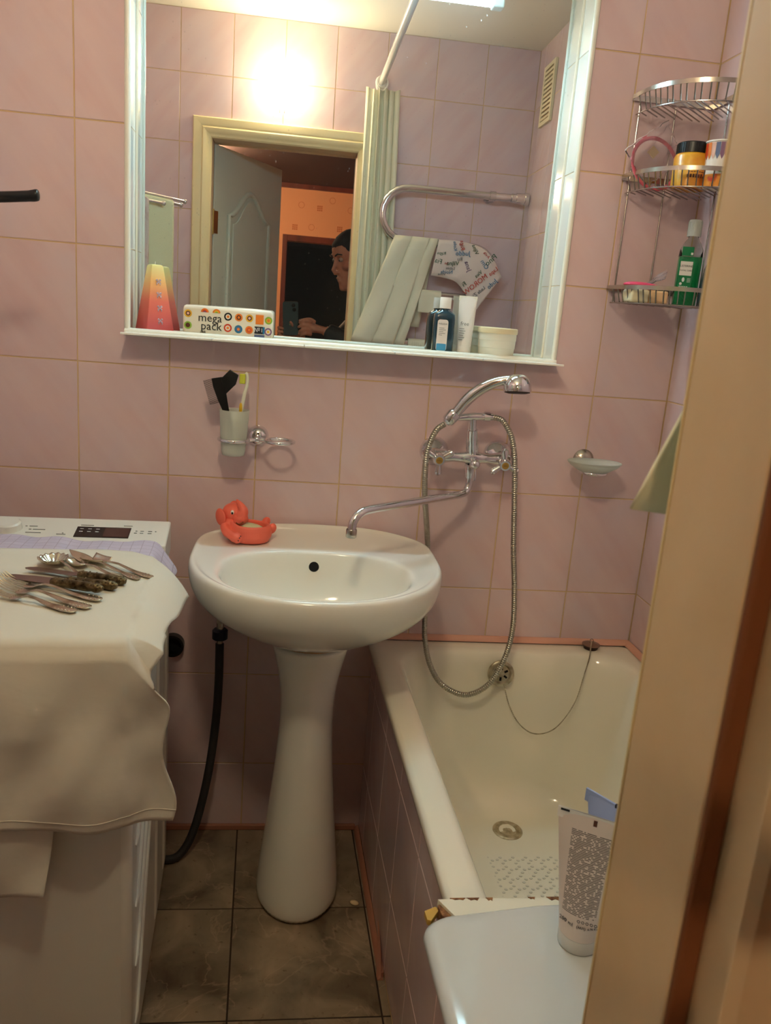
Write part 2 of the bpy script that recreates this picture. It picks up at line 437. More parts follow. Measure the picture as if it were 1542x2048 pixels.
# ------------------------------------------------------------------ right, left and door walls
th_r = -math.pi / 2 + math.atan(KR)
LR = -YD / math.cos(math.atan(KR))
M = Matrix.Translation((XR, 0, 0)) @ Rz(th_r)
wall_right = struct(B().box(0, LR, TP, 0.12, 0, ZC, M).build('wall_right', 'grout', sm=None))
tile_wall(wall_right, (XR, 0, 0), th_r, [0, 0.17, 0.37, 0.57, 0.77, 0.97, 1.17, 1.37, LR], ZJ)
wall_left = struct(B().box(XL - 0.12, XL - TP, YD, 0.0, 0, ZC).build('wall_left', 'grout', sm=None))
tile_wall(wall_left, (XL, YD, 0), math.pi / 2, [0, 0.05, 0.25, 0.45, 0.65, 0.85, 1.05, 1.25, -YD], ZJ)
b = B(); y0, y1 = YD - 0.095, YD - TP
b.box(XL - 0.12, DX0 - 0.012, y0, y1, 0, ZC); b.box(DX1 + 0.016, XRD + 0.1, y0, y1, 0, ZC); b.box(DX0 - 0.012, DX1 + 0.016, y0, y1, DZ + 0.015, ZC)
wall_front = struct(b.build('wall_front', 'grout', sm=None))
dj = sorted(XRD - x for x in (XRD, 1.195, 0.995, 0.795, 0.595, 0.395, 0.195, -0.005, -0.205, XL))
tile_wall(wall_front, (XRD, YD, 0), math.pi, dj, ZJ, holes=[(XRD - DX1 - 0.016, XRD - DX0 + 0.012, 0, DZ + 0.015)])
ceiling = struct(B().box(XL - 0.12, XRD + 0.1, YD - 0.095, 0.16, ZC, ZC + 0.05).build('ceiling', 'ceiling_paint', sm=None))

# ------------------------------------------------------------------ floor, tiles laid slightly askew like in the photograph
floor = struct(B().box(XL - 0.12, XRD + 0.1, YD - 0.10, 0.1, -0.05, -0.0015).build('floor', 'floor_grout', sm=None))
def floor_tiles():
    KF = 0.032
    xs = [-0.515, -0.215, 0.088, 0.391, 0.694, 0.99]; ys = [-0.003, -0.297, -0.600, -0.903, -1.206, -1.50]
    for x0, x1 in zip(xs, xs[1:]):
        for ya, yb in zip(ys, ys[1:]):
            g = 0.0019
            xa, xb = max(x0, XL - 0.06) + g, min(x1, 0.74) - g
            if xb - xa < 0.03: continue
            cx, cy = (xa + xb) / 2, (ya + yb) / 2
            hx, hy = (xb - xa) / 2, (ya - yb) / 2 - g
            vs = [(-hx, -hy), (hx, -hy), (hx, hy), (-hx, hy)]
            vs = [(x - KF * y, y) for x, y in vs]
            bb = B().prism(vs, -0.006, 0.0)
            o = bb.build('floor_tile', 'floor_stone', sm=None); o.parent = floor; o.location = (cx - KF * cy, cy, 0)
floor_tiles()
# skirting strips
struct(B().box(XL, 0.702, -0.010, -0.0005, 0, 0.016).build('baseboard_back', 'trim_brown', bevel=0.003))
# ------------------------------------------------------------------ hall beyond the door
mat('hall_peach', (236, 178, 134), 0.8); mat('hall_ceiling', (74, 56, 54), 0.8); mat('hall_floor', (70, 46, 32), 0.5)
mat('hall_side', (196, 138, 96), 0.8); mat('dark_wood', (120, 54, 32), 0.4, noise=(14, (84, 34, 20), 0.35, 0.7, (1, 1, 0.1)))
mat('peach_motif', (196, 120, 76), 0.8)
HX0, HX1, HY = -0.62, 1.70, -5.80
HD0, HD1, HDZ = 0.375, 1.14, 1.92
b = B(); b.box(HX0 - 0.1, HD0, HY - 0.1, HY, 0, ZC); b.box(HD1, HX1 + 0.1, HY - 0.1, HY, 0, ZC); b.box(HD0, HD1, HY - 0.1, HY, HDZ, ZC)
wh = struct(b.build('wall_hall_end', 'hall_peach', sm=None))
bm_ = B()
for (x, z, k) in ((0.668, 2.225, 0), (0.50, 2.24, 1), (0.45, 2.045, 0), (0.60, 2.055, 1), (0.86, 2.06, 0), (0.95, 2.23, 1), (0.78, 2.30, 1), (1.1, 2.12, 0), (0.1, 2.2, 0), (0.15, 2.0, 1)):
    if k: bm_.tube([(x + 0.026 * math.cos(a * math.pi / 12), HY + 0.001, z + 0.026 * math.sin(a * math.pi / 12)) for a in range(24)], 0.0016, 5, closed=True)
    else:
        for i in range(3):
            for j in range(3): bm_.box(x - 0.024 + i * 0.017, x - 0.024 + i * 0.017 + 0.013, HY, HY + 0.001, z - 0.024 + j * 0.017, z - 0.024 + j * 0.017 + 0.013)
o = bm_.build('wallpaper_motif', 'peach_motif', wh, sm=None, kind='stuff')
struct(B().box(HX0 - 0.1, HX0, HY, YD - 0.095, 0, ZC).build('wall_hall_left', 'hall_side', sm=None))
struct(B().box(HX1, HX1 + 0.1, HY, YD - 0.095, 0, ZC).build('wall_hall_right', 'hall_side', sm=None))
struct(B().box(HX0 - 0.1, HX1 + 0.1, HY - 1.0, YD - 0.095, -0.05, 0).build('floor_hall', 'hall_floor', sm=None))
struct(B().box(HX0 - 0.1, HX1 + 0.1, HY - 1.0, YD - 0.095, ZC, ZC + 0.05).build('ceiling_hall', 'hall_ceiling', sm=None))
b = B(); b.box(HD0 - 0.5, HD0, HY - 0.9, HY - 0.1, 0, 2.2); b.box(HD1, HD1 + 0.5, HY - 0.9, HY - 0.1, 0, 2.2); b.box(HD0, HD1, HY - 1.0, HY - 0.9, 0, 2.2); b.box(HD0, HD1, HY - 0.9, HY - 0.1, HDZ + 0.02, 2.2)
struct(b.build('wall_dark_room', 'dark_hole', sm=None))  # walls coloured near black so the room behind the doorway looks unlit
d2 = bpy.data.objects.new('door_2', None); COL.objects.link(d2); d2.location = (0.75, HY, 0); OFF['door_2'] = Vector((0.75, HY, 0)); struct(d2)
d2['label'] = 'dark brown wooden door casing in the peach hall wall'
B().box(HD0 - 0.032, HD0 + 0.012, HY, HY + 0.02, 0, HDZ + 0.055).build('jamb', 'dark_wood', d2, bevel=0.004)
B().box(HD1 - 0.012, HD1 + 0.07, HY, HY + 0.02, 0, HDZ + 0.055).build('jamb', 'dark_wood', d2, bevel=0.004)
B().box(HD0 + 0.012, HD1 - 0.012, HY, HY + 0.02, HDZ, HDZ + 0.055).build('lintel', 'dark_wood', d2, bevel=0.004)
struct(B().box(HX0, HX1, HY, HY + 0.03, ZC - 0.04, ZC).build('trim_4', 'dark_wood', sm=None))
# unseen lamp added down the hall to light the peach wall and jamb
hl = thing('added_hall_lamp', 'unseen ceiling lamp added to light the hall', 'lamp', (-0.25, -4.3, ZC))
mat('hall_glow', (255, 200, 150), 0.5, emit=(255, 214, 168), estr=HALL_STRENGTH)
B().lathe([(0, 0), (0.09, 0), (0.09, -0.02), (0.07, -0.025)], 24, T(-0.25, -4.3, ZC)).build('base', 'white_plastic', hl)
B().ball((-0.25, -4.3, ZC - 0.06), (0.075, 0.075, 0.05)).build('shade', 'hall_glow', hl, sm=180)

# ------------------------------------------------------------------ doorway: jambs, casing, leaf
d1 = bpy.data.objects.new('door_1', None); COL.objects.link(d1); d1.location = ((DX0 + DX1) / 2, YD, 0); OFF['door_1'] = Vector(d1.location); struct(d1)
d1['label'] = 'cream painted bathroom door with moulded casing, standing open'
YS = YD - 0.092                                # rebate step
for sgn, x in ((-1, DX0), (1, DX1)):
    nm = 'left' if sgn < 0 else 'right'
    a, c_ = (x - 0.014, x) if sgn < 0 else (x, x + 0.018)
    B().box(a, c_, YS, YD - 0.0005, 0, DZ).build('jamb', 'jamb_paint', d1, bevel=0.002)
    a, c_ = (x - 0.030, x - 0.012) if sgn < 0 else (x + 0.012, x + 0.030)
    B().box(a, c_, YS - 0.046, YS, 0, DZ + 0.012).build('rebate', 'jamb_paint', d1, bevel=0.002)
    B().box(min(x, x + sgn * 0.012), max(x, x + sgn * 0.012), YS - 0.006, YS - 0.0002, 0, DZ + 0.01).build('seal', 'seal_brown', d1, bevel=0.002)
B().box(DX0, DX1, YS, YD - 0.0005, DZ, DZ + 0.014).build('head_jamb', 'jamb_paint', d1, bevel=0.002)
B().box(DX0 - 0.012, DX1 + 0.012, YS - 0.046, YS, DZ + 0.012, DZ + 0.028).build('rebate', 'jamb_paint', d1, bevel=0.002)
# moulded casing on the bathroom side : profile across the width
def casing_profile(w, t):
    return [(0, 0), (0, t * 0.14), (0.005, t * 0.45), (0.010, t * 0.52), (0.016, t * 0.66), (0.026, t * 1.05), (0.034, t * 1.1), (0.040, t * 0.8), (0.046, t * 0.95), (w - 0.004, t * 0.95), (w, t * 0.7), (w, 0)]
CW = 0.074
def casing(y, sy, mname):
    pr = casing_profile(CW, 0.016)
    for side in (-1, 1):
        x = DX0 if side < 0 else DX1
        r0 = [(x + side * p, y + sy * q, 0) for p, q in pr]
        r1 = [(x + side * p, y + sy * q, DZ + p) for p, q in pr]
        B().loft([r0, r1]).build('casing', mname, d1, sm=30)
    r0 = [(DX0 - p, y + sy * q, DZ + p) for p, q in pr]; r1 = [(DX1 + p, y + sy * q, DZ + p) for p, q in pr]
    B().loft([r0, r1]).build('casing', mname, d1, sm=30)
casing(YD, 1, 'door_paint')
casing(YD - 0.138, -1, 'jamb_paint')
# leaf, hinged on the left, swung out into the hall
mat('leaf_paint', (206, 208, 190), 0.5)
HP = Vector((DX0 + 0.004, YD - 0.10, 0)); LE = Vector((0.389, -2.055, 0))
LW = (LE - HP).length; la = math.atan2(LE.y - HP.y, LE.x - HP.x)
ML = Matrix.Translation(HP) @ Rz(la)
leaf = B().box(0, LW, -0.038, 0, 0.012, 1.962, ML).build('leaf', 'leaf_paint', d1, bevel=0.002)
def arch(x0, x1, z0, z1, rise):
    pts = [(x0, z0), (x1, z0), (x1, z1)]
    for i in range(1, 14):
        t = i / 14; s = (1 - math.cos(2 * math.pi * t)) / 2
        pts.append((x1 + (x0 - x1) * t, z1 + rise * s ** 1.1))
    pts.append((x0, z1)); return pts
for (z0, z1, rise, nm) in ((0.86, 1.70, 0.11, 'upper'), (0.16, 0.70, 0.0, 'lower')):
    pts = arch(0.11, LW - 0.11, z0, z1, rise)
    B().tube([ML @ V(p[0], 0.002, p[1]) for p in pts], 0.011, 8, closed=True).build('panel_moulding', 'leaf_paint', leaf, sm=60)
    ip = arch(0.145, LW - 0.145, z0 + 0.035, z1 - 0.03, rise)
    bb = B(); bb.prism([(p[0], p[1]) for p in ip], -0.006, 0.0, ML @ Rx(math.pi / 2)); bb.build('panel_field', 'leaf_paint', leaf, bevel=0.004)
mat('brass', (190, 160, 84), 0.3, metal=1.0)
for z in (1.66, 0.30):
    hb = B(); hb.tube([(HP.x - 0.004, HP.y + 0.004, z - 0.05), (HP.x - 0.004, HP.y + 0.004, z + 0.05)], 0.006, 8)
    hb.box(0.0, 0.03, -0.0002, 0.0015, z - 0.045, z + 0.045, ML); hb.build('hinge', 'brass', d1)
hk = B(); hk.tube([ML @ V(LW - 0.05, 0, 1.0), ML @ V(LW - 0.05, 0.045, 1.0), ML @ V(LW - 0.14, 0.05, 1.0)], 0.008, 8); hk.build('door_handle', 'brass', leaf)
# ------------------------------------------------------------------ lamps
gl = thing('wall_lamp', 'round glowing opal globe lamp on the wall above the door', 'lamp', (0.39, YD, 2.178))
mat('globe_glow', (255, 240, 210), 0.3, emit=(255, 240, 202), estr=GLOBE_STRENGTH)
mat('tube_glow', (245, 255, 255), 0.3, emit=(190, 236, 255), estr=TUBE_STRENGTH)
B().lathe([(0, 0), (0.070, 0), (0.070, 0.003), (0.06, 0.004)], 32, T(0.39, YD, 2.178) @ Rx(-math.pi / 2)).build('base', 'white_plastic', gl)
B().lathe([(0.0, 0.004), (0.073, 0.004), (0.0765, 0.008), (0.0765, 0.016), (0.073, 0.030), (0.064, 0.044), (0.048, 0.056), (0.026, 0.0635), (0, 0.066)], 40, T(0.39, YD, 2.178) @ Rx(-math.pi / 2)).build('glass_shade', 'globe_glow', gl, sm=180)
c_ = B()
for dx in (-0.009, 0.009): c_.tube([(0.39 + dx, YD + 0.003, 2.085), (0.39 + dx, YD + 0.010, 2.080), (0.39 + dx, YD + 0.016, 2.090), (0.39 + dx, YD + 0.020, 2.102)], 0.0012, 6)
c_.build('spring_clip', 'steel_wire', gl)

fl = thing('fluorescent_lamp', 'slim cool white fluorescent lamp under the top of the mirror niche', 'lamp', (0.6, 0.03, NZ1))
B().box(0.285, 0.915, 0.012, 0.050, 2.076, NZ1 - 0.006).build('housing', 'white_plastic', fl, bevel=0.004)
B().tube([(0.312, 0.028, 2.056), (0.888, 0.028, 2.056)], 0.0125, 16).build('lamp_tube', 'tube_glow', fl)
for xa, xb in ((0.285, 0.312), (0.888, 0.915)):
    B().box(xa, xb, 0.012, 0.044, 2.041, 2.090).build('end_cap', 'white_plastic', fl, bevel=0.004)

# ------------------------------------------------------------------ wash basin and pedestal
def ell(cx, cy, a, bf, bb_, nf, nb, z, N=72):
    out = []
    for j in range(N):
        t = 2 * math.pi * j / N; c, s = math.cos(t), math.sin(t)
        n = nf if s < 0 else nb; bq = bf if s < 0 else bb_
        x = cx + a * math.copysign(abs(c) ** (2 / n), c); y = cy + bq * math.copysign(abs(s) ** (2 / n), s)
        out.append(V(x, y, z))
    return out
SX, SY = 0.549, -0.205
bs = thing('wash_basin', 'white ceramic wash basin on the pedestal', 'sink', (SX, SY, 0.64))
def outer(k, z, dz=True):
    r = ell(SX, SY, 0.273 * k, 0.298 * k, 0.203 * (k if k < 0.9 else min(k, 1.0)), 2.15, 5.0, z)
    for p in r:
        p.y = min(p.y, -0.003)
        if dz and p.y > -0.06:
            w = max(0, 1 - ((p.x - SX) / 0.25) ** 2)
            p.z += 0.022 * w * max(0, (p.y + 0.06) / 0.057)
    return r
def inner(k, z):
    return ell(0.545, -0.312, 0.198 * k, 0.157 * k, 0.153 * k, 2.1, 2.6, z)
rings = [ell(SX - 0.004, -0.232, 0.086, 0.095, 0.085, 2.2, 2.4, 0.648), ell(SX - 0.003, -0.230, 0.110, 0.125, 0.10, 2.2, 2.6, 0.662), ell(SX, -0.222, 0.17, 0.19, 0.14, 2.2, 2.8, 0.690),
         ell(SX, -0.212, 0.228, 0.248, 0.18, 2.2, 3.1, 0.722), outer(0.955, 0.752, False), outer(0.992, 0.780, False), outer(1.0, 0.805), outer(0.992, 0.8185), outer(0.972, 0.8235), outer(0.95, 0.8225)]
# deck to opening, blended
o9 = outer(0.93, 0.819); i0 = inner(1.04, 0.8195)
rings.append(o9)
for t in (0.35, 0.7): rings.append([a.lerp(c2, t) + V(0, 0, -0.001) for a, c2 in zip(o9, i0)])
rings += [i0, inner(1.0, 0.8175), inner(0.975, 0.808), inner(0.94, 0.785), inner(0.86, 0.74), inner(0.70, 0.70), inner(0.42, 0.682), inner(0.12, 0.678)]
bb = B(); bb.loft(rings, True, True)
basin = bb.build('bowl', 'white_ceramic', bs, sm=180, sub=1)
B().lathe([(0, 0.0035), (0.016, 0.003), (0.022, 0.0015), (0.0235, 0)], 28, T(0.544, -0.088, 0.819)).build('tap_hole_cap', 'chrome', bs)
def overflow_hole():
    M = T(0.545, -0.1705, 0.788) @ Rx(math.radians(62))
    B().lathe([(0, 0.0), (0.0105, 0.0), (0.0118, -0.004)], 24, M).build('overflow_hole', 'dark_hole', bs)
overflow_hole()
B().lathe([(0, 0.004), (0.02, 0.004), (0.024, 0.001)], 24, T(0.545, -0.312, 0.679)).build('drain', 'chrome', bs)

pd = thing('basin_pedestal', 'white ceramic column pedestal under the wash basin', 'pedestal', (0.545, -0.235, 0))
prof = [(0.0, 0.094, 0.122), (0.012, 0.0965, 0.124), (0.05, 0.095, 0.121), (0.16, 0.083, 0.104), (0.30, 0.069, 0.086), (0.42, 0.060, 0.076), (0.49, 0.0585, 0.074), (0.55, 0.064, 0.078), (0.60, 0.076, 0.086), (0.635, 0.0845, 0.093), (0.650, 0.087, 0.094)]
rings = []
for z, rx, ry in prof:
    rings.append([V(0.545 + rx * math.cos(2 * math.pi * j / 48), -0.235 + ry * math.sin(2 * math.pi * j / 48), z) for j in range(48)])
B().loft(rings).build('column', 'white_ceramic', pd, sm=60, sub=1)
mat('caulk', (176, 130, 78), 0.8)
rg = [V(0.545 + 0.0865 * math.cos(2 * math.pi * j / 40), -0.235 + 0.0935 * math.sin(2 * math.pi * j / 40), 0.650) for j in range(40)]
B().tube(rg, 0.0022, 6, closed=True).build('joint_line', 'caulk', pd)

# ------------------------------------------------------------------ bath tub
KB = 0.030
def rrect(x0, x1, y0, y1, r, z, nc=8, ns=10):
    """closed rounded rectangle, y0>y1 (back to front), sheared a touch so that the left side follows the photograph"""
    out = []
    cs = [((x1 - r, y0 - r), 90, 0), ((x1 - r, y1 + r), 0, -90), ((x0 + r, y1 + r), -90, -180), ((x0 + r, y0 - r), 180, 90)]
    pts = []
    for (c, a0, a1) in cs:
        pts.append([V(c[0] + r * math.cos(math.radians(a0 + (a1 - a0) * i / nc)), c[1] + r * math.sin(math.radians(a0 + (a1 - a0) * i / nc)), z) for i in range(nc + 1)])
    for i in range(4):
        out += pts[i]
        a, c2 = pts[i][-1], pts[(i + 1) % 4][0]
        out += [a.lerp(c2, k / ns) for k in range(1, ns)]
    for p in out:
        w = (x1 - p.x) / (x1 - x0)
        p.x += -p.y * (KB * w + KR * (1 - w))
    return out
BX0, BX1, BY0, BY1 = 0.698, 1.384, -0.006, -1.442
bt = thing('bath_tub', 'white enamelled bath tub along the right wall', 'bathtub', (1.04, -0.72, 0))
ZB = 0.552
R = [rrect(BX0 + 0.012, BX1 - 0.002, BY0 - 0.004, BY1 + 0.004, 0.012, 0.515), rrect(BX0 + 0.002, BX1, BY0, BY1, 0.012, 0.522), rrect(BX0, BX1, BY0, BY1, 0.014, 0.545), rrect(BX0 + 0.006, BX1, BY0, BY1, 0.014, 0.552),
     rrect(BX0 + 0.050, BX1 - 0.042, BY0 - 0.052, BY1 + 0.05, 0.10, 0.5525), rrect(BX0 + 0.060, BX1 - 0.050, BY0 - 0.062, BY1 + 0.06, 0.10, 0.548), rrect(BX0 + 0.070, BX1 - 0.060, BY0 - 0.070, BY1 + 0.068, 0.11, 0.53),
     rrect(BX0 + 0.085, BX1 - 0.072, BY0 - 0.082, BY1 + 0.085, 0.12, 0.46), rrect(BX0 + 0.12, BX1 - 0.10, BY0 - 0.100, BY1 + 0.14, 0.13, 0.32), rrect(BX0 + 0.155, BX1 - 0.13, BY0 - 0.125, BY1 + 0.20, 0.12, 0.215),
     rrect(BX0 + 0.185, BX1 - 0.15, BY0 - 0.150, BY1 + 0.24, 0.10, 0.178), rrect(BX0 + 0.235, BX1 - 0.19, BY0 - 0.20, BY1 + 0.28, 0.08, 0.166), rrect(BX0 + 0.30, BX1 - 0.26, BY0 - 0.30, BY1 + 0.36, 0.05, 0.164)]
mat('enamel', (236, 230, 210), 0.12, coat=0.3)
B().loft(R, False, True).build('tub_shell', 'enamel', bt, sm=180, sub=1)
# drain
DR = (1.042, -0.243, 0.1655)
B().lathe([(0, 0.0012), (0.010, 0.0012), (0.012, 0.0006), (0.020, 0.0006), (0.022, 0.003), (0.033, 0.0035), (0.0365, 0.001), (0.037, -0.002)], 36, T(*DR)).build('drain', 'drain_metal', bt)
# overflow plate on the sloping head end
OM = T(1.026, -0.090, 0.503) @ Rx(math.radians(90 - 10))
ov = B().lathe([(0, 0.0045), (0.021, 0.0045), (0.024, 0.008), (0.028, 0.0085), (0.0325, 0.006), (0.0335, 0.0)], 36, OM).build('overflow_plate', 'drain_metal', bt)
sl = B()
for k in range(6):
    a = math.radians(60 * k + 25); sl.box(0.009, 0.018, -0.0025, 0.0025, 0.0046, 0.0056, OM @ Rz(a))
sl.build('slot', 'dark_hole', ov, sm=None)
# anti-slip print on the bottom
mat('antislip', (208, 203, 186), 0.6)
an = B()
for i in range(12):
    for j in range(26):
        cx = 0.905 + i * 0.030 + (0.006 * (j % 2)); cy = -0.352 - j * 0.0315
        cx += -cy * 0.012
        for dx, dy, rot in ((-0.0085, 0.003, 0.3), (0.0, 0.0105, -0.2), (0.0095, 0.0, -0.4), (0.002, -0.0095, 0.2)):
            pts = [(0.0038 * math.cos(2 * math.pi * q / 10), 0.0029 * math.sin(2 * math.pi * q / 10)) for q in range(10)]
            if cx + dx > 1.20: continue
            an.prism(pts, 0.0, 0.0006, T(cx + dx, cy + dy, 0.1652) @ Rz(rot))
an.build('antislip_dots', 'antislip', bt, sm=None, kind='stuff')
# rubber plug on the back corner with its chain
pg = thing('bath_plug', 'brown rubber bath plug with metal top on the tub corner', 'plug', (1.272, -0.034, ZB))
mat('plug_rubber', (52, 30, 22), 0.6); mat('plug_top', (150, 118, 100), 0.35, metal=0.6)
B().lathe([(0, 0), (0.017, 0), (0.019, 0.008), (0.020, 0.010)], 28, T(1.272, -0.034, ZB)).build('rubber', 'plug_rubber', pg)
B().lathe([(0.020, 0.0100), (0.0225, 0.0105), (0.0225, 0.0125), (0.012, 0.0150), (0.006, 0.0165), (0, 0.017)], 28, T(1.272, -0.034, ZB)).build('cap', 'plug_top', pg)
ring = [V(1.272, -0.034, ZB + 0.020) + V(0.005 * math.cos(a * math.pi / 8), 0.0, 0.006 * math.sin(a * math.pi / 8)) for a in range(16)]
B().tube(ring, 0.0011, 6, closed=True).build('ring', 'worn_chrome', pg)
cp = catmull([(1.270, -0.040, ZB + 0.021), (1.262, -0.058, ZB + 0.012), (1.253, -0.080, 0.545), (1.238, -0.098, 0.505), (1.222, -0.112, 0.450), (1.20, -0.118, 0.405), (1.172, -0.122, 0.371), (1.140, -0.122, 0.356), (1.108, -0.119, 0.359), (1.075, -0.115, 0.386), (1.050, -0.108, 0.430), (1.034, -0.104, 0.478)], 10)
cb = B(); step = 0
for i in range(0, len(cp)): cb.ball(cp[i], 0.0019, 6, 4)
cb.tube(cp, 0.0009, 5)
cb.build('chain', 'drain_metal', pg)

# tiled apron of the tub
apr = struct(B().add([(0.7125, -0.004, 0), (0.7125 - KB * -1.448, -1.448, 0), (0.7125 + KB * 1.448, -1.448, 0.514), (0.7125, -0.004, 0.514), (0.74, -0.004, 0), (0.74 + KB * 1.448, -1.448, 0), (0.74 + KB * 1.448, -1.448, 0.514), (0.74, -0.004, 0.514)],
    [(0, 1, 2, 3), (4, 7, 6, 5), (0, 4, 5, 1), (3, 2, 6, 7), (0, 3, 7, 4), (1, 5, 6, 2)]).build('wall_bath_apron', 'grout', sm=None))
apr['label'] = 'pink tiled front panel of the bath tub'
# local +x must run along the apron as seen from the room (towards the back wall is to the left)
th_a = -math.pi / 2 + math.atan(KB)
la_ = 1.447
tile_wall(apr, (0.7110, -0.004, 0.0), th_a, [0.002, 0.098, 0.298, 0.498, 0.698, 0.898, 1.098, 1.298, la_], [0.012, 0.1915, 0.4415, 0.513])
# sealing strips round the tub and along the apron
def strip(name, p0, p1, w, h, m='trim_pink'):
    d = (Vector(p1) - Vector(p0)); n = Vector((-d.y, d.x, 0)).normalized()
    p0, p1 = Vector(p0), Vector(p1)
    pr = [(0, 0), (w, 0), (w * 0.9, h * 0.35), (w * 0.35, h * 0.9), (0, h)]
    r0 = [p0 + n * a + V(0, 0, c) for a, c in pr]; r1 = [p1 + n * a + V(0, 0, c) for a, c in pr]
    return struct(B().loft([r0, r1]).build(name, m, sm=50))
strip('trim_5', (XR - 0.004, -0.0005, ZB), (0.70, -0.0005, ZB), 0.012, 0.013)
strip('trim_6', (XRD - 0.0025, YD + 0.005, ZB), (XR - 0.0025, -0.004, ZB), 0.012, 0.013)
strip('trim_7', (0.7100, -0.006, 0), (0.7105 + KB * 0.50, -0.505, 0), -0.011, 0.014, 'trim_brown')
bkt = thing('broken_trim_strip', 'loose broken end of brown floor trim beside the tub', 'trim piece', (0.724, -0.5, 0))
b2 = B(); b2.loft([[V(0.7235, -0.385, 0.050), V(0.7245, -0.385, 0.050), V(0.724, -0.385, 0.052)], [V(0.716, -0.46, 0.018), V(0.7255, -0.46, 0.018), V(0.722, -0.46, 0.034)], [V(0.711, -0.50, 0.001), V(0.7255, -0.50, 0.001), V(0.720, -0.50, 0.018)], [V(0.712, -0.512, 0.0005), V(0.7255, -0.512, 0.0005), V(0.719, -0.512, 0.008)]])
o = b2.build('strip', 'trim_brown', bkt, sm=None)
sp = thing('soap_chip', 'small whitish soap chip on the floor by the tub', 'soap', (0.680, -0.288, 0))
mat('soap_cream', (214, 190, 146), 0.5)
B().ball((0.680, -0.288, 0.0045), (0.011, 0.0075, 0.0045), 14, 8, Rz(-0.5)).build('chip', 'soap_cream', sp, sm=180)

# ------------------------------------------------------------------ washing machine (top loader), turned 3 degrees
WA = math.radians(2.8)
wm = thing('washing_machine', 'white top-loading washing machine in the corner', 'washing machine', (0.028, -0.145, 0), WA)
W0, W1, D0, D1, H = -0.20, 0.20, 0.0, -0.612, 0.850
body = B().box(W0, W1, D1, D0, 0.016, 0.800).build('body', 'washer_white', wm, local=True, bevel=0.016)
for x in (W0 + 0.04, W1 - 0.04):
    for y in (D0 - 0.04, D1 + 0.04): B().lathe([(0, 0), (0.018, 0), (0.018, 0.012), (0.01, 0.02)], 14, T(x, y, 0)).build('foot', 'black_plastic', wm, local=True)
B().box(W0, W1, D1 - 0.002, -0.125, 0.800, 0.846).build('lid', 'washer_white', wm, local=True, bevel=0.012)
cpn = B(); cpn.add([(W0, -0.124, 0.800), (W1, -0.124, 0.800), (W1, D0, 0.800), (W0, D0, 0.800), (W0, -0.124, 0.848), (W1, -0.124, 0.848), (W1, D0, 0.868), (W0, D0, 0.868)], [(0, 3, 2, 1), (4, 5, 6, 7), (0, 1, 5, 4), (1, 2, 6, 5), (2, 3, 7, 6), (3, 0, 4, 7)])
panel = cpn.build('control_panel', 'washer_white', wm, local=True, bevel=0.004)
sa = math.atan2(0.020, 0.124)
PM = T(0, -0.124, 0.848) @ Rx(sa)               # panel surface frame : x right, y back, z up
mat('display_black', (18, 14, 14), 0.12); mat('display_dim', (70, 40, 34), 0.2); mat('print_grey', (120, 118, 112), 0.6); mat('print_white', (225, 225, 225), 0.6); mat('print_dark', (20, 20, 22), 0.6)
dsp = B().box(0.013, 0.122, 0.030, 0.080, 0.0, 0.0012, PM).build('display', 'display_black', panel, local=True, sm=None)
B().box(0.070, 0.120, 0.034, 0.076, 0.0012, 0.0016, PM).build('screen', 'display_dim', panel, local=True, sm=None)
im = B()
for i in range(3):
    for j in range(2): im.box(0.020 + i * 0.016, 0.027 + i * 0.016, 0.056 - j * 0.013, 0.058 - j * 0.013, 0.0012, 0.0016, PM @ T(0, 0.012, 0))
im.build('indicator_print', 'print_white', panel, local=True, sm=None, kind='stuff')
B().lathe([(0, 0.016), (0.022, 0.016), (0.0255, 0.013), (0.027, 0.0)], 32, PM @ T(-0.120, 0.062, 0)).build('program_knob', 'washer_white', panel, local=True)
pr = B()
for (x, y, w) in ((-0.090, 0.075, 0.004), (-0.082, 0.075, 0.016), (-0.080, 0.060, 0.005), (-0.072, 0.060, 0.024), (-0.083, 0.044, 0.03), (0.018, 0.088, 0.026), (0.105, 0.090, 0.018), (-0.012, 0.046, 0.003), (-0.022, 0.040, 0.018), (0.132, 0.066, 0.004), (0.142, 0.066, 0.007), (0.158, 0.066, 0.008), (0.172, 0.066, 0.003), (0.130, 0.056, 0.006), (0.142, 0.056, 0.007), (0.158, 0.056, 0.008), (-0.165, 0.075, 0.012), (-0.165, 0.062, 0.010)):
    pr.box(x, x + w, y, y + 0.0014, 0.0, 0.0012, PM)
pr.build('panel_print', 'print_grey', panel, local=True, sm=None, kind='stuff')
# pressed ribs of the side panel
for i, (y, z0, z1) in enumerate(((-0.10, 0.06, 0.78), (-0.26, 0.06, 0.78))):
    pts = [(W1 - 0.002, y, z0), (W1 + 0.0005, y, z0 + 0.02), (W1 + 0.0005, y, z1 - 0.02), (W1 - 0.002, y, z1)]
    B().tube(pts, 0.0045, 8).build('rib', 'washer_white', body, local=True)
# diagonal pressed ribs
for i, zb in enumerate((0.46, 0.34, 0.22, 0.10)):
    B().tube([(W1 - 0.002, -0.56, zb), (W1 + 0.0006, -0.545, zb + 0.01), (W1 + 0.0006, -0.36, zb + 0.30), (W1 - 0.002, -0.35, zb + 0.315)], 0.004, 8).build('rib', 'washer_white', body, local=True)

def wloc(x, y, z):                               # washer-local -> world
    c, s = math.cos(WA), math.sin(WA); return V(0.028 + c * x - s * y, -0.145 + s * x + c * y, z)

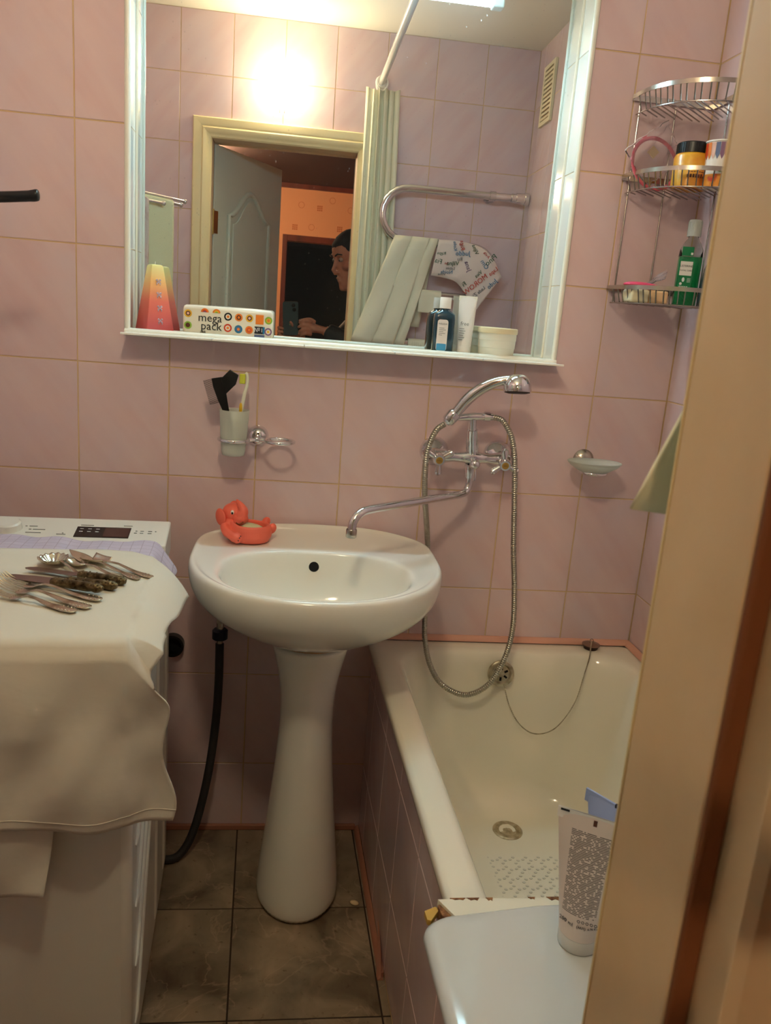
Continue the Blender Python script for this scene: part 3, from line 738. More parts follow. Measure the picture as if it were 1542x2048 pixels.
# lilac checked towel folded across the back of the lid
mat('lilac_towel', (196, 186, 204), 0.95, bump=(260, 0.5, 0.002))
def towel_nodes():
    m = MATS['lilac_towel']; nt, p = nodes(m); L = nt.links
    tc = nt.nodes.new('ShaderNodeTexCoord'); br = nt.nodes.new('ShaderNodeTexBrick'); br.offset = 0.0; br.squash = 1.0
    br.inputs['Color1'].default_value = lin((198, 188, 204)); br.inputs['Color2'].default_value = lin((190, 180, 198)); br.inputs['Mortar'].default_value = lin((172, 160, 174))
    br.inputs['Scale'].default_value = 1.0; br.inputs['Mortar Size'].default_value = 0.0008; br.inputs['Brick Width'].default_value = 0.020; br.inputs['Row Height'].default_value = 0.020
    L.new(tc.outputs['Object'], br.inputs['Vector']); L.new(br.outputs['Color'], p.inputs['Base Color'])
towel_nodes()
lt = thing('folded_towel', 'lilac checked towel folded across the back of the washing machine', 'towel', wloc(0, -0.15, 0.85), WA)
random.seed(3)
def tw(u, v):                                    # u along x, v along y
    x = -0.20 + 0.425 * u; y = -0.108 - 0.018 * u - 0.140 * v
    y += 0.006 * math.sin(9 * u) + 0.01 * math.sin(4 * u + 1) * (1 - v)
    z = 0.8565 + 0.002 * math.sin(17 * u + 4 * v) + 0.002 * math.sin(31 * u)
    if v < 0.12: z -= (0.12 - v) / 0.12 * 0.004
    if x > 0.185:                                # droops over the right edge
        d = x - 0.185; z -= 0.9 * d + 12 * d * d * (0.5 + v); x = 0.185 + d * 0.75 + 0.012 * math.sin(6 * v) * (d / 0.04)
    return V(x, y + 0.15, z - 0.85)
bb = B().sheet(tw, 60, 22); bb.build('cloth', 'lilac_towel', lt, local=True, sm=180, solid=0.008, sub=1)
# ------------------------------------------------------------------ cream cloth over the washing machine
mat('cream_cloth', (214, 208, 192), 0.95, bump=(7, 0.45, 0.010, (1.0, 1.0, 1.8)))
cl = thing('cotton_cloth', 'cream cotton cloth spread over the washing machine and hanging down its front', 'cloth', wloc(0, -0.4, 0.85), WA)
def wob(a, b, k): return math.sin(a * 7.3 + k) * math.cos(b * 5.1 + 2 * k) + 0.5 * math.sin(a * 17.0 + b * 11.0 + 3 * k)
def cloth_pt(x, s, s_edge=0.387, z0=0.858, hx=0.20, yb=-0.238):
    """x across, s length along the cloth from the back edge"""
    d = max(0.0, x - (hx - 0.004)); rad = 0.022
    y = yb - s; z = z0
    over = s - s_edge
    fx = x
    if over > 0:
        if over < rad * 1.5:
            a = over / rad; y = yb - s_edge - rad * math.sin(min(a, math.pi / 2)); z = z0 - rad * (1 - math.cos(min(a, math.pi / 2)))
        else:
            h = over - rad * 1.5; y = yb - s_edge - rad - 0.008; z = z0 - rad - h
            w = min(1, h / 0.12)
            y -= w * (0.005 * math.sin(x * 34 - h * 16) + 0.003 * math.sin(x * 61 + h * 40) + 0.012 * math.sin(x * 19 + 0.6) + 0.007 * math.sin(x * 41 + h * 9) + 0.008) + 0.004 * math.sin(h * 30 + x * 12) * w
            z += 0.004 * math.sin(x * 23 + h * 14) * w
    if d > 0:                                    # free overhang on the right
        if over <= 0:
            t = d / 0.085
            fx = hx - 0.004 + d * (0.96 - 0.16 * t); z -= d * (0.10 + 0.42 * t) + 0.004 * math.sin(s * 38)
        else:
            h = min(1, over / 0.16)
            fx = hx - 0.004 + d * (0.92 - 0.42 * math.exp(-((over - 0.015) / 0.045) ** 2)) + 0.004 * math.sin(over * 47 + 0.8) * min(1, over / 0.05)
            y += d * 0.45 * h; z -= d * (0.75 * (1 - h) + 0.12)
    if s < 0.09: z += 0.012 * (1 - s / 0.09)
    z += 0.0012 * wob(x * 3, s * 3, 1)
    return V(fx, y, z)
def edge_r(s):
    if s < 0.10: return 0.150 + 0.130 * (s / 0.10) ** 0.85
    if s < 0.33: return 0.280 - 0.030 * (s - 0.10) / 0.23
    return 0.262 + 0.010 * math.sin(s * 31)
S1 = 0.387 + 0.033 + 0.270
def cf1(u, v):
    s = v * S1; xr = edge_r(s); x = -0.215 + (xr + 0.215) * u
    p = cloth_pt(x, s)
    if v > 0.8:
        w = (v - 0.8) / 0.2; p.z += w * (0.012 * math.sin(x * 16 + 1.4) - 0.010 * (x < -0.05))
    if s < 0.02: p.y += 0.004 * math.sin(x * 26)
    return V(p.x, p.y + 0.4, p.z - 0.85)
B().sheet(cf1, 90, 110).build('cloth', 'cream_cloth', cl, local=True, sm=180, solid=0.0022)
def cf2(u, v):
    s = 0.357 + v * (0.033 + 0.40); x = -0.215 + (0.350 - 0.055 * v) * u
    p = cloth_pt(x, s, z0=0.855)
    p.y += 0.012 * min(1, max(0, (s - 0.407) / 0.05)); p.z -= 0.012 * u * v
    if v > 0.85: p.y -= 0.006 * math.sin(x * 30) * (v - 0.85) / 0.15
    return V(p.x, p.y + 0.4, p.z - 0.85)
B().sheet(cf2, 40, 60).build('under_fold', 'cream_cloth', cl, local=True, sm=180, solid=0.0035)
hm = B(); hm.tube([cf1(i / 60, 0.975) + V(0, -0.0016, 0) for i in range(61)], 0.0007, 5); hm.build('hem_stitch', 'cream_cloth', cl, local=True)

# ------------------------------------------------------------------ cutlery
mat('old_silver', (212, 202, 180), 0.24, metal=1.0, noise=(40, (146, 128, 100), 0.45, 0.78))
mat('blade_steel', (150, 132, 124), 0.30, metal=1.0)
mat('old_handle', (128, 110, 80), 0.38, metal=1.0, noise=(70, (48, 38, 24), 0.40, 0.7), bump=(160, 0.8, 0.003))
ZT = 0.8600
def ribbon(b, st):
    """st: list of (x, y, z, half width, half thickness)"""
    rings = []
    for x, y, z, w, t in st:
        rings.append([V(x, y + w * math.cos(2 * math.pi * k / 12), z + t * math.sin(2 * math.pi * k / 12)) for k in range(12)])
    b.loft(rings)
def beads(b, xs, ws, z, r):
    for x, w in zip(xs, ws):
        for s in (-1, 1): b.ball((x, s * w, z), r, 8, 6)
def fork(name, label, end, neck, L, wf=0.011, grp='forks on the cream cloth'):
    d = Vector((neck[0] - end[0], neck[1] - end[1])); a = math.atan2(d.y, d.x)
    t = thing(name, label, 'fork', (end[0], end[1], ZT), a, grp)
    h = L * 0.55; b = B()
    ribbon(b, [(0, 0, 0.003, 0.004, 0.0008), (0.004, 0, 0.003, 0.009, 0.0016), (0.02, 0, 0.003, 0.0105, 0.0018), (0.05, 0, 0.005, 0.007, 0.0017), (h * 0.85, 0, 0.011, 0.0032, 0.002), (h, 0, 0.012, 0.003, 0.002), (h + L * 0.06, 0, 0.009, 0.004, 0.0015), (h + L * 0.10, 0, 0.006, wf * 0.85, 0.0012), (h + L * 0.16, 0, 0.0045, wf, 0.0011), (h + L * 0.20, 0, 0.005, wf, 0.0010)])
    beads(b, (0.008, 0.014, 0.02, 0.027, 0.034), (0.006, 0.0075, 0.0075, 0.0065, 0.0055), 0.0042, 0.0016)
    b.build('handle', 'old_silver', t, local=True)
    for k in range(4):
        y = wf * (-0.80 + 1.6 * k / 3)
        bb = B(); xs = [h + L * 0.19, h + L * 0.30, h + L * 0.38, L]
        bb.tube(catmull([(xs[0], y, 0.005), (xs[1], y, 0.0068), (xs[2], y, 0.011), (xs[3], y * 0.92, 0.019)], 4), [0.0016] * 4 + [0.0015] * 4 + [0.0013] * 3 + [0.0011, 0.0006], 6)
        bb.build('tine', 'old_silver', t, local=True)
    return t
fork('table_fork', 'silver fork nearest the knives, its tines uppermost', (0.186, -0.620), (0.084, -0.579), 0.190)
fork('table_fork', 'silver fork lying between the other two forks', (0.177, -0.656), (0.077, -0.608), 0.186)
fork('dessert_fork', 'smallest silver fork, nearest the front of the cloth', (0.160, -0.674), (0.062, -0.632), 0.160, 0.008)
def knife(label, end, tip, zb, Lh=0.088):
    d = Vector((tip[0] - end[0], tip[1] - end[1])); L = d.length; a = math.atan2(d.y, d.x)
    t = thing('table_knife', label, 'knife', (end[0], end[1], ZT + zb), a, 'knives on the cream cloth')
    b = B(); n = 15
    b.tube([(Lh * i / n, 0, 0.0075) for i in range(n + 1)], [0.004, 0.0078, 0.0088, 0.0072, 0.0082, 0.0085, 0.0082, 0.0080, 0.0079, 0.0078, 0.0076, 0.0075, 0.0074, 0.0078, 0.0082, 0.0060], 14)
    for k in range(7):
        for s in (-1, 1): b.ball((0.006 + 0.006 * k * (1 if k < 4 else 2.1), s * 0.0045, 0.0135), 0.0018, 6, 5)
    b.build('handle', 'old_handle', t, local=True)
    pl = [(Lh - 0.004, -0.006), (Lh + 0.004, -0.0095), (L * 0.72, -0.0100), (L - 0.02, -0.0085), (L - 0.006, -0.004), (L, 0.002), (L - 0.004, 0.0065), (L - 0.015, 0.0080), (Lh + 0.01, 0.0075), (Lh - 0.004, 0.005)]
    B().prism(pl, 0.0062 - zb * 0.3, 0.0074 - zb * 0.3).build('blade', 'blade_steel', t, local=True, sm=None)
knife('silver knife farthest back, its blade under the shell ladle', (0.209, -0.541), (0.028, -0.484), 0.0)
knife('middle silver knife with the longest blade showing', (0.200, -0.567), (0.004, -0.529), 0.0005)
knife('silver knife lying on top, its handle in front', (0.182, -0.592), (0.024, -0.545), 0.004, 0.092)
def spoon(name, label, cat, end, bowl, style):
    d = Vector((bowl[0] - end[0], bowl[1] - end[1])); L = d.length; a = math.atan2(d.y, d.x)
    t = thing(name, label, cat, (end[0], end[1], ZT), a)
    zt = {'shell': 0.016, 'spoon': 0.010, 'scoop': 0.012, 'server': 0.010}[style]
    R_ = {'shell': 0.026, 'spoon': 0.019, 'scoop': 0.020, 'server': 0.018}[style]
    b = B(); e = L - R_ * 0.95
    ribbon(b, [(0, 0, 0.0025, 0.004, 0.0008), (0.004, 0, 0.0025, 0.0075, 0.0013), (0.018, 0, 0.003, 0.008, 0.0015), (0.04, 0, 0.005, 0.005, 0.0016), (e * 0.75, 0, 0.012, 0.0026, 0.0018), (e, 0, zt, 0.003, 0.0017), (e + 0.006, 0, zt - 0.001, 0.004, 0.0012)])
    beads(b, (0.007, 0.013, 0.02, 0.028), (0.0045, 0.0055, 0.0055, 0.004), 0.0036, 0.0014)
    b.build('handle', 'old_silver', t, local=True)
    bb = B()
    if style in ('shell', 'spoon'):
        ax, ay, dp = (R_ * 0.98, R_ * 1.05, 0.014) if style == 'shell' else (R_ * 1.25, R_ * 0.82, 0.009)
        def f(u, v):
            th = 2 * math.pi * v; r = u
            fl = 1.0
            if style == 'shell': fl = 1 + 0.025 * (r ** 2) * math.cos(15 * th)
            x = L + ax * r * math.cos(th) * fl; y = ay * r * math.sin(th) * fl
            z = zt + 0.001 - dp * (1 - r * r)
            if style == 'shell': z += 0.0011 * r * math.cos(15 * th)
            return V(x, y, max(z, 0.0012))
        bb.sheet(f, 10, 78)
    elif style == 'scoop':
        def f(u, v):
            x = L - 0.018 + 0.045 * u; w = 0.013 + 0.008 * u
            y = (v * 2 - 1) * w; z = 0.004 + 0.011 * abs(v * 2 - 1) ** 2.2 * (0.6 + 0.4 * u) + 0.006 * (1 - u) ** 2
            return V(x, y, z)
        bb.sheet(f, 12, 16)
    else:
        def f(u, v):
            x = L - 0.018 + 0.055 * u; w = 0.014 * math.sin(math.pi * min(1, 0.15 + 0.85 * u) ** 0.8) + 0.001
            return V(x, (v * 2 - 1) * w, 0.006 + 0.012 * u)
        bb.sheet(f, 12, 8)
    bb.build('bowl', 'old_silver', t, local=True, sm=60, solid=0.0011)
    return t
spoon('shell_ladle', 'silver ladle with a fluted shell bowl', 'ladle', (0.149, -0.529), (0.066, -0.452), 'shell')
spoon('table_spoon', 'plain oval silver spoon between shell ladle and square scoop', 'spoon', (0.205, -0.520), (0.106, -0.452), 'spoon')
spoon('sugar_scoop', 'silver sugar scoop with a square bowl, farthest right', 'scoop', (0.247, -0.499), (0.143, -0.438), 'scoop')
spoon('cake_server', 'small silver server with pointed blade behind the square scoop', 'server', (0.226, -0.511), (0.112, -0.428), 'server')

# ------------------------------------------------------------------ drain hose, valve, wall pipe
vv = thing('water_valve', 'small angle valve with dark nut under the wash basin', 'valve', (0.335, -0.05, 0.57))
B().lathe([(0, 0), (0.024, 0), (0.022, 0.006), (0.010, 0.010)], 24, T(0.335, 0, 0.612) @ Rx(math.pi / 2)).build('wall_flange', 'worn_chrome', vv)
b = B(); b.tube([(0.335, -0.008, 0.612), (0.335, -0.050, 0.612), (0.335, -0.058, 0.606), (0.335, -0.058, 0.580)], 0.009, 12); b.tube([(0.335, -0.058, 0.612), (0.335, -0.085, 0.614)], 0.007, 10); b.build('valve_body', 'worn_chrome', vv)
mat('nut_navy', (24, 28, 44), 0.4)
B().lathe([(0, -0.014), (0.0165, -0.014), (0.0185, -0.012), (0.0185, 0.008), (0.014, 0.012), (0, 0.012)], 18, T(0.335, -0.058, 0.574)).build('coupling_nut', 'nut_navy', vv)
B().tube([(0.335, -0.058, 0.562), (0.335, -0.058, 0.532)], 0.0075, 12).build('ferrule', 'worn_chrome', vv)
dh = thing('water_hose', 'dark grey rubber hose curving from the valve to the floor', 'hose', (0.3, -0.1, 0))
hp = catmull([(0.335, -0.058, 0.548), (0.3355, -0.060, 0.45), (0.332, -0.068, 0.35), (0.322, -0.080, 0.24), (0.306, -0.092, 0.14), (0.286, -0.106, 0.06), (0.262, -0.124, 0.018), (0.235, -0.140, 0.0115), (0.19, -0.130, 0.0115), (0.12, -0.115, 0.0115)], 8)
B().tube(hp, 0.0102, 12).build('hose', 'rubber_grey', dh, sm=180)
wp = thing('wall_drain_pipe', 'black drain pipe opening in the pink wall behind the washing machine', 'pipe', (0.218, 0, 0.52))
B().lathe([(0.022, -0.012), (0.026, -0.012), (0.028, 0.0), (0.028, 0.02), (0.022, 0.02), (0.022, -0.012)], 28, T(0.218, -0.0005, 0.520) @ Rx(math.pi / 2)).build('collar', 'black_plastic', wp)
B().lathe([(0, 0.001), (0.0225, 0.001)], 28, T(0.218, -0.0005, 0.520) @ Rx(math.pi / 2)).build('opening', 'dark_hole', wp)
# ------------------------------------------------------------------ things on the niche sill
ZS = NZ0 + 0.0012
cd_ = thing('candle', 'yellow to red pyramid candle with rhinestone butterflies on the niche sill', 'candle', (0.160, 0.042, ZS), math.radians(33))
m = mat('candle_wax', (230, 200, 120), 0.45, sss=0.15); nt, p = nodes(m)
tc = nt.nodes.new('ShaderNodeTexCoord'); sx = nt.nodes.new('ShaderNodeSeparateXYZ'); rp = nt.nodes.new('ShaderNodeValToRGB'); mr_ = nt.nodes.new('ShaderNodeMath'); mr_.operation = 'DIVIDE'; mr_.inputs[1].default_value = 0.152
nt.links.new(tc.outputs['Object'], sx.inputs[0]); nt.links.new(sx.outputs['Z'], mr_.inputs[0]); nt.links.new(mr_.outputs[0], rp.inputs[0]); nt.links.new(rp.outputs[0], p.inputs['Base Color'])
e = rp.color_ramp.elements; e[0].position = 0.1; e[0].color = lin((196, 86, 84)); e[1].position = 0.95; e[1].color = lin((230, 216, 142))
q = e.new(0.45); q.color = lin((226, 116, 96)); q = e.new(0.72); q.color = lin((238, 182, 112))
def sq(s, z, r=0.12):
    out = []
    for cx, cy, a0 in ((1, -1, -90), (1, 1, 0), (-1, 1, 90), (-1, -1, 180)):
        for i in range(5):
            a = math.radians(a0 + 90 * i / 4); out.append(V((cx * (1 - r) + r * math.cos(a)) * s, (cy * (1 - r) + r * math.sin(a)) * s, z))
    return out
B().loft([sq(0.0325, 0), sq(0.0334, 0.002), sq(0.0232, 0.075), sq(0.0138, 0.143), sq(0.0125, 0.1465), sq(0.009, 0.148)]).build('wax', 'candle_wax', cd_, local=True, sm=30)
B().tube([(0, 0, 0.147), (0.001, 0.001, 0.154)], 0.0009, 6).build('wick', 'cream_cloth', cd_, local=True)
mat('rhinestone', (226, 216, 232), 0.08, metal=0.6)
sl_ = math.atan2(0.0275 - 0.0105, 0.143)
for z in (0.026, 0.054, 0.083, 0.111):
    s = 0.0334 - 0.0196 * z / 0.143 + 0.0006
    b = B(); Mz = T(0, -s, z) @ Rx(-sl_)
    for dx, dz, r in ((0, 0, 0.0026), (-0.0036, 0.0034, 0.0026), (0.0036, 0.0034, 0.0026), (-0.0034, -0.0030, 0.0023), (0.0034, -0.0030, 0.0023), (-0.0040, -0.0066, 0.0013), (0.0040, -0.0066, 0.0013)):
        b.ball(Mz @ V(dx, 0, dz), r, 8, 5)
    b.build('rhinestone', 'rhinestone', cd_, local=True, sm=None)

# napkin pack
nk = thing('napkin_pack', 'napkin pack printed with coloured rings and the words mega pack', 'napkins', (0.327, 0.043, ZS), math.radians(-1.5))
mat('pack_white', (232, 226, 206), 0.25, coat=0.3)
pk = B(); rr = []
for x, k in ((-0.101, 0.80), (-0.099, 0.93), (-0.094, 1.0), (-0.03, 1.02), (0.03, 1.02), (0.094, 1.0), (0.099, 0.93), (0.101, 0.80)):
    ring = []
    for cy, cz, a0 in ((1, 1, 0), (-1, 1, 90), (-1, -1, 180), (1, -1, 270)):
        for i in range(5):
            a = math.radians(a0 + 90 * i / 4); r = 0.009
            ring.append(V(x, k * (cy * (0.0285 - r) + r * math.cos(a)), 0.0335 + k * (cz * (0.0335 - r) + r * math.sin(a))))
    rr.append(ring)
pk.loft(rr); pack = pk.build('wrapper', 'pack_white', nk, local=True, sm=50)
for nm, c in (('p_orange', (226, 122, 40)), ('p_red', (206, 66, 32)), ('p_blue', (36, 120, 160)), ('p_sky', (70, 172, 210)), ('p_green', (140, 180, 60)), ('p_yellow', (226, 172, 46)), ('p_purple', (128, 88, 120)), ('p_black', (24, 22, 24)), ('p_pink', (226, 180, 160)), ('p_brown', (92, 44, 22)), ('p_slate', (92, 106, 140))): mat(nm, c, 0.35, coat=0.2)
def printed_ring(cx, cz, r, cols, y=-0.0295, M=None, half=False, name='printed_ring'):
    b = B(); seg = 24
    radii = [r, r * 0.62, r * 0.34][:len(cols)]
    a1 = math.pi if half else 2 * math.pi; n = seg // 2 if half else seg
    for k, ro in enumerate(radii):
        b.cur = k
        vs = [(0, -0.0002 * k - 0.0002, 0)] + [(ro * math.cos(a1 * j / n), -0.0002 * k - 0.0002, ro * math.sin(a1 * j / n)) for j in range(n + (1 if half else 0))]
        m_ = len(vs) - 1
        fs = [(0, 1 + j, 1 + (j + 1) % m_) for j in range(m_ if not half else m_ - 1)]
        b.add(vs, fs, (M if M is not None else T(cx, y, cz)))
    return b.build(name, cols, pack, local=True, sm=None, fix=False)
for cx, cz, r, cols in ((-0.089, 0.048, 0.0085, ['p_yellow', 'p_brown', 'p_pink']), (-0.089, 0.022, 0.0085, ['p_green', 'p_brown', 'p_brown']), (0.0, 0.047, 0.0088, ['p_black', 'pack_white', 'p_orange']), (0.024, 0.047, 0.0086, ['p_orange', 'p_brown', 'p_orange']), (0.048, 0.047, 0.0085, ['p_yellow', 'p_brown', 'p_pink']),
        (0.0, 0.022, 0.009, ['p_red', 'pack_white', 'p_orange']), (0.024, 0.021, 0.009, ['p_blue', 'p_slate', 'p_orange']), (0.048, 0.021, 0.0088, ['p_orange', 'p_red', 'p_orange']), (0.091, 0.045, 0.0085, ['p_green', 'p_yellow', 'p_orange']), (0.091, 0.020, 0.0085, ['p_purple', 'pack_white', 'p_yellow'])):
    printed_ring(cx, cz, r, cols)
for cx, cols in ((-0.052, ['p_orange', 'p_red', 'p_purple']), (-0.026, ['p_orange', 'p_yellow', 'p_green'])): printed_ring(cx, 0.053, 0.0088, cols, half=True)
TM = lambda cx, cy, r: Matrix.Translation((cx, cy, 0.0684)) @ Rx(-math.pi / 2)
for cx, cols in ((-0.088, ['p_orange', 'pack_white', 'p_orange']), (-0.004, ['p_sky', 'pack_white', 'p_sky']), (0.022, ['p_green', 'pack_white', 'p_yellow']), (0.046, ['p_black', 'pack_white', 'p_yellow'])): printed_ring(0, 0, 0.0085, cols, M=TM(cx, -0.008, 0))
B().box(0.062, 0.080, -0.0303, -0.0292, 0.035, 0.056).build('orange_square', 'p_orange', pack, local=True, sm=None)
B().box(0.060, 0.079, -0.0303, -0.0292, 0.014, 0.030).build('price_flash', 'p_black', pack, local=True, sm=None)
B().box(0.079, 0.083, -0.0303, -0.0292, 0.014, 0.030).build('price_flash_edge', 'p_blue', pack, local=True, sm=None)
B().box(0.060, 0.083, -0.0303, -0.0292, 0.004, 0.012).build('slate_band', 'p_slate', pack, local=True, sm=None)
text('mega', 0.0255, 'print_dark', nk, T(-0.040, -0.0302, 0.0405) @ FACE, local=True)
text('pack', 0.0255, 'print_dark', nk, T(-0.037, -0.0302, 0.0225) @ FACE, local=True)
text('188', 0.0090, 'print_dark', nk, T(-0.056, -0.0302, 0.0085) @ FACE, local=True)
text('№1', 0.0130, 'print_white', nk, T(0.0695, -0.0306, 0.0220) @ FACE, local=True)
text('pack', 0.020, 'print_dark', nk, T(-0.040, -0.006, 0.0686), local=True)

# blue glass bottle
bo = thing('blue_bottle', 'dark blue glass bottle with white cap and white label', 'bottle', (0.826, 0.040, ZS), math.radians(-4))
mat('blue_glass', (12, 50, 64), 0.06, coat=0.5, spec=0.6); mat('label_paper', (226, 220, 214), 0.5); mat('label_blue', (70, 160, 210), 0.5)
def srect(hx, hy, r, z, n=5):
    out = []
    for cx, cy, a0 in ((1, -1, -90), (1, 1, 0), (-1, 1, 90), (-1, -1, 180)):
        for i in range(n):
            a = math.radians(a0 + 90 * i / (n - 1)); out.append(V(cx * (hx - r) + r * math.cos(a), cy * (hy - r) + r * math.sin(a), z))
    return out
B().loft([srect(0.0225, 0.0170, 0.008, 0), srect(0.0250, 0.0190, 0.008, 0.004), srect(0.0250, 0.0190, 0.008, 0.080), srect(0.0240, 0.0180, 0.009, 0.090), srect(0.0160, 0.0140, 0.011, 0.097), srect(0.0115, 0.0115, 0.0112, 0.100), srect(0.0112, 0.0112, 0.011, 0.106)]).build('glass', 'blue_glass', bo, local=True, sm=60)
B().lathe([(0, 0), (0.0135, 0), (0.0135, 0.024), (0.0128, 0.0255), (0, 0.0255)], 28, T(0, 0, 0.1035)).build('cap', 'white_plastic', bo, local=True)
pl = []
for cx, cz, a0 in ((1, 1, 0), (-1, 1, 90), (-1, -1, 180), (1, -1, 270)):
    for i in range(6):
        a = math.radians(a0 + 18 * i); pl.append((cx * 0.0065 + 0.006 * math.cos(a), cz * 0.030 + 0.006 * math.sin(a)))
lb = B().prism(pl, 0, 0.0004, T(-0.004, -0.0190, 0.042) @ FACE).build('label', 'label_paper', bo, local=True, sm=None)
B().prism([(x * 0.9, -0.036 + (y + 0.036) * 0.22) for x, y in pl], 0, 0.0003, T(-0.004, -0.0194, 0.043) @ FACE).build('label_mountains', 'label_blue', lb, local=True, sm=None)
text('WELEDA', 0.0052, 'print_dark', lb, T(-0.004, -0.0195, 0.068) @ FACE, local=True, name='lettering')
fp = B()
for i, w in enumerate((0.012, 0.016, 0.010, 0.015, 0.008)): fp.box(-0.012, -0.012 + w, -0.0197, -0.0194, 0.058 - i * 0.004, 0.0591 - i * 0.004)
fp.build('small_print', 'print_grey', lb, local=True, sm=None, kind='stuff')

# flat white tube standing on its cap
def cream_tube(name, label, loc, rz, R0, Ht, hw, body_m, cap_m, capz):
    t = thing(name, label, 'tube', loc, rz)
    rings = []
    for k in range(9):
        f = k / 8; z = capz + (Ht - capz) * f
        rx = R0 + (hw - R0) * f; ry = R0 * (1 - f) + 0.0009 * f
        rings.append([V(rx * math.cos(2 * math.pi * j / 32), ry * math.sin(2 * math.pi * j / 32), z) for j in range(32)])
    t_b = B().loft(rings).build('body', body_m, t, local=True, sm=60)
    B().lathe([(0, 0), (R0 * 0.94, 0), (R0 * 0.985, 0.0015), (R0 * 1.0, capz - 0.001), (R0 * 0.97, capz)], 32).build('cap', cap_m, t, local=True)
    return t, t_b
mat('tube_white', (230, 228, 222), 0.3, coat=0.2)
t, tb_ = cream_tube('cream_tube', 'slim white cream tube beside the blue bottle', (0.879, 0.040, ZS), math.radians(-28), 0.0175, 0.136, 0.0225, 'tube_white', 'tube_white', 0.020)
B().box(-0.0222, 0.0222, -0.0012, 0.0012, 0.126, 0.136).build('crimp', 'white_trim', t, local=True, sm=None)
text('free', 0.013, 'print_grey', t, T(0.001, -0.0128, 0.072) @ Rx(math.radians(90 - 8)), local=True)
fp = B()
for i, w in enumerate((0.012, 0.015, 0.013, 0.010, 0.014, 0.009)): fp.box(-0.010, -0.010 + w, -0.0176 + i * -0.0004 + 0.001, -0.0158, 0.060 - i * 0.005, 0.0612 - i * 0.005)
fp.build('small_print', 'print_grey', tb_, local=True, sm=None, kind='stuff')
# round lidded tub
jr = thing('plastic_tub', 'round white plastic tub with a lid at the right end of the niche sill', 'tub', (0.957, 0.0365, ZS))
mat('tub_white', (224, 222, 204), 0.35)
B().lathe([(0, 0), (0.0405, 0), (0.0420, 0.002), (0.0430, 0.022), (0.0440, 0.0225), (0.0448, 0.040), (0.0455, 0.0405), (0.0455, 0.056)], 40, T(0.957, 0.0365, ZS)).build('body', 'tub_white', jr)
B().lathe([(0.0455, 0.056), (0.0472, 0.056), (0.0478, 0.062), (0.0470, 0.068), (0.045, 0.069), (0.043, 0.067), (0, 0.067)], 40, T(0.957, 0.0365, ZS)).build('lid', 'cream_plastic', jr)

# ------------------------------------------------------------------ tumbler holder with cup, brush, toothbrush
th = thing('tumbler_holder', 'chrome wall bracket with two rings, one empty', 'holder', (0.404, 0, 1.047))
B().lathe([(0, 0.020), (0.010, 0.020), (0.018, 0.014), (0.0235, 0.006), (0.0250, 0.0)], 32, T(0.404, 0, 1.047) @ Rx(math.pi / 2)).build('wall_plate', 'chrome', th)
b = B(); b.ball((0.404, -0.056, 1.047), 0.0085); b.tube([(0.404, -0.015, 1.047), (0.404, -0.056, 1.047)], 0.006, 12); b.build('stem', 'chrome', th)
b = B(); b.tube([(0.404, -0.056, 1.047), (0.385, -0.068, 1.047)], 0.0045, 10); b.tube([(0.404, -0.056, 1.047), (0.424, -0.060, 1.047)], 0.0045, 10); b.build('arm', 'chrome', th)
for cx, cy, r in ((0.353, -0.074, 0.0325), (0.455, -0.063, 0.0325)):
    pts = [V(cx + r * math.cos(a * math.pi / 24), cy + r * math.sin(a * math.pi / 24), 1.047) for a in range(48)]
    B().tube(pts, 0.0042, 10, closed=True).build('ring', 'chrome', th)
cu = thing('frosted_tumbler', 'frosted glass tumbler in the chrome ring', 'cup', (0.353, -0.074, 1.012))
B().lathe([(0, 0.006), (0.022, 0.006), (0.0245, 0.012), (0.0275, 0.045), (0.0310, 0.102), (0.0330, 0.102), (0.0295, 0.045), (0.0265, 0.010), (0.0245, 0.001), (0.022, 0), (0, 0)], 40, T(0.353, -0.074, 1.012)).build('glass', 'frosted_glass', cu, sm=60)
br = thing('tint_brush', 'black hair dye brush with comb teeth in the frosted tumbler', 'brush', (0.35, -0.074, 1.02))
ang = math.radians(-17)
BM = T(0.362, -0.076, 1.022) @ Ry(ang)
pl = [(-0.005, 0.0), (0.005, 0.0), (0.0065, 0.09), (0.009, 0.115), (0.0115, 0.137), (0.0135, 0.160), (0.012, 0.1665), (-0.012, 0.1685), (-0.0135, 0.150), (-0.011, 0.118), (-0.0065, 0.09)]
B().prism(pl, -0.002, 0.002, BM @ Rx(math.pi / 2)).build('handle', 'black_plastic', br, bevel=0.0008)
# bristle block to the right, comb teeth to the left
bl = B(); bl.prism([(0.0085, 0.128), (0.0085, 0.164), (0.032, 0.178), (0.047, 0.162), (0.036, 0.144)], -0.0045, 0.0045, BM @ Rx(math.pi / 2)); bl.build('bristles', 'black_plastic', br, bevel=0.001)
ct = B()
for k in range(26):
    z = 0.114 + k * 0.0021; ct.box(-0.031, -0.011, -0.0008, 0.0008, z, z + 0.0009, BM)
ct.build('comb_teeth', 'black_plastic', br, sm=None, kind='stuff')
hl_ = B()
for k in range(6): hl_.ball(BM @ V(0.0118 + k * 0.0004, -0.0024, 0.139 + k * 0.0042), 0.0008, 6, 5)
hl_.build('rivets', 'print_white', br, kind='stuff')
tbz = thing('toothbrush', 'white and yellow toothbrush leaning in the frosted tumbler', 'toothbrush', (0.365, -0.07, 1.02))
mat('brush_white', (226, 226, 206), 0.35); mat('brush_yellow', (222, 178, 30), 0.4); mat('bristle_yellow', (208, 212, 70), 0.6)
tp = catmull([(0.352, -0.078, 1.022), (0.360, -0.076, 1.075), (0.369, -0.074, 1.122), (0.3735, -0.073, 1.150), (0.3785, -0.072, 1.172), (0.3785, -0.072, 1.190), (0.3745, -0.072, 1.197)], 6)
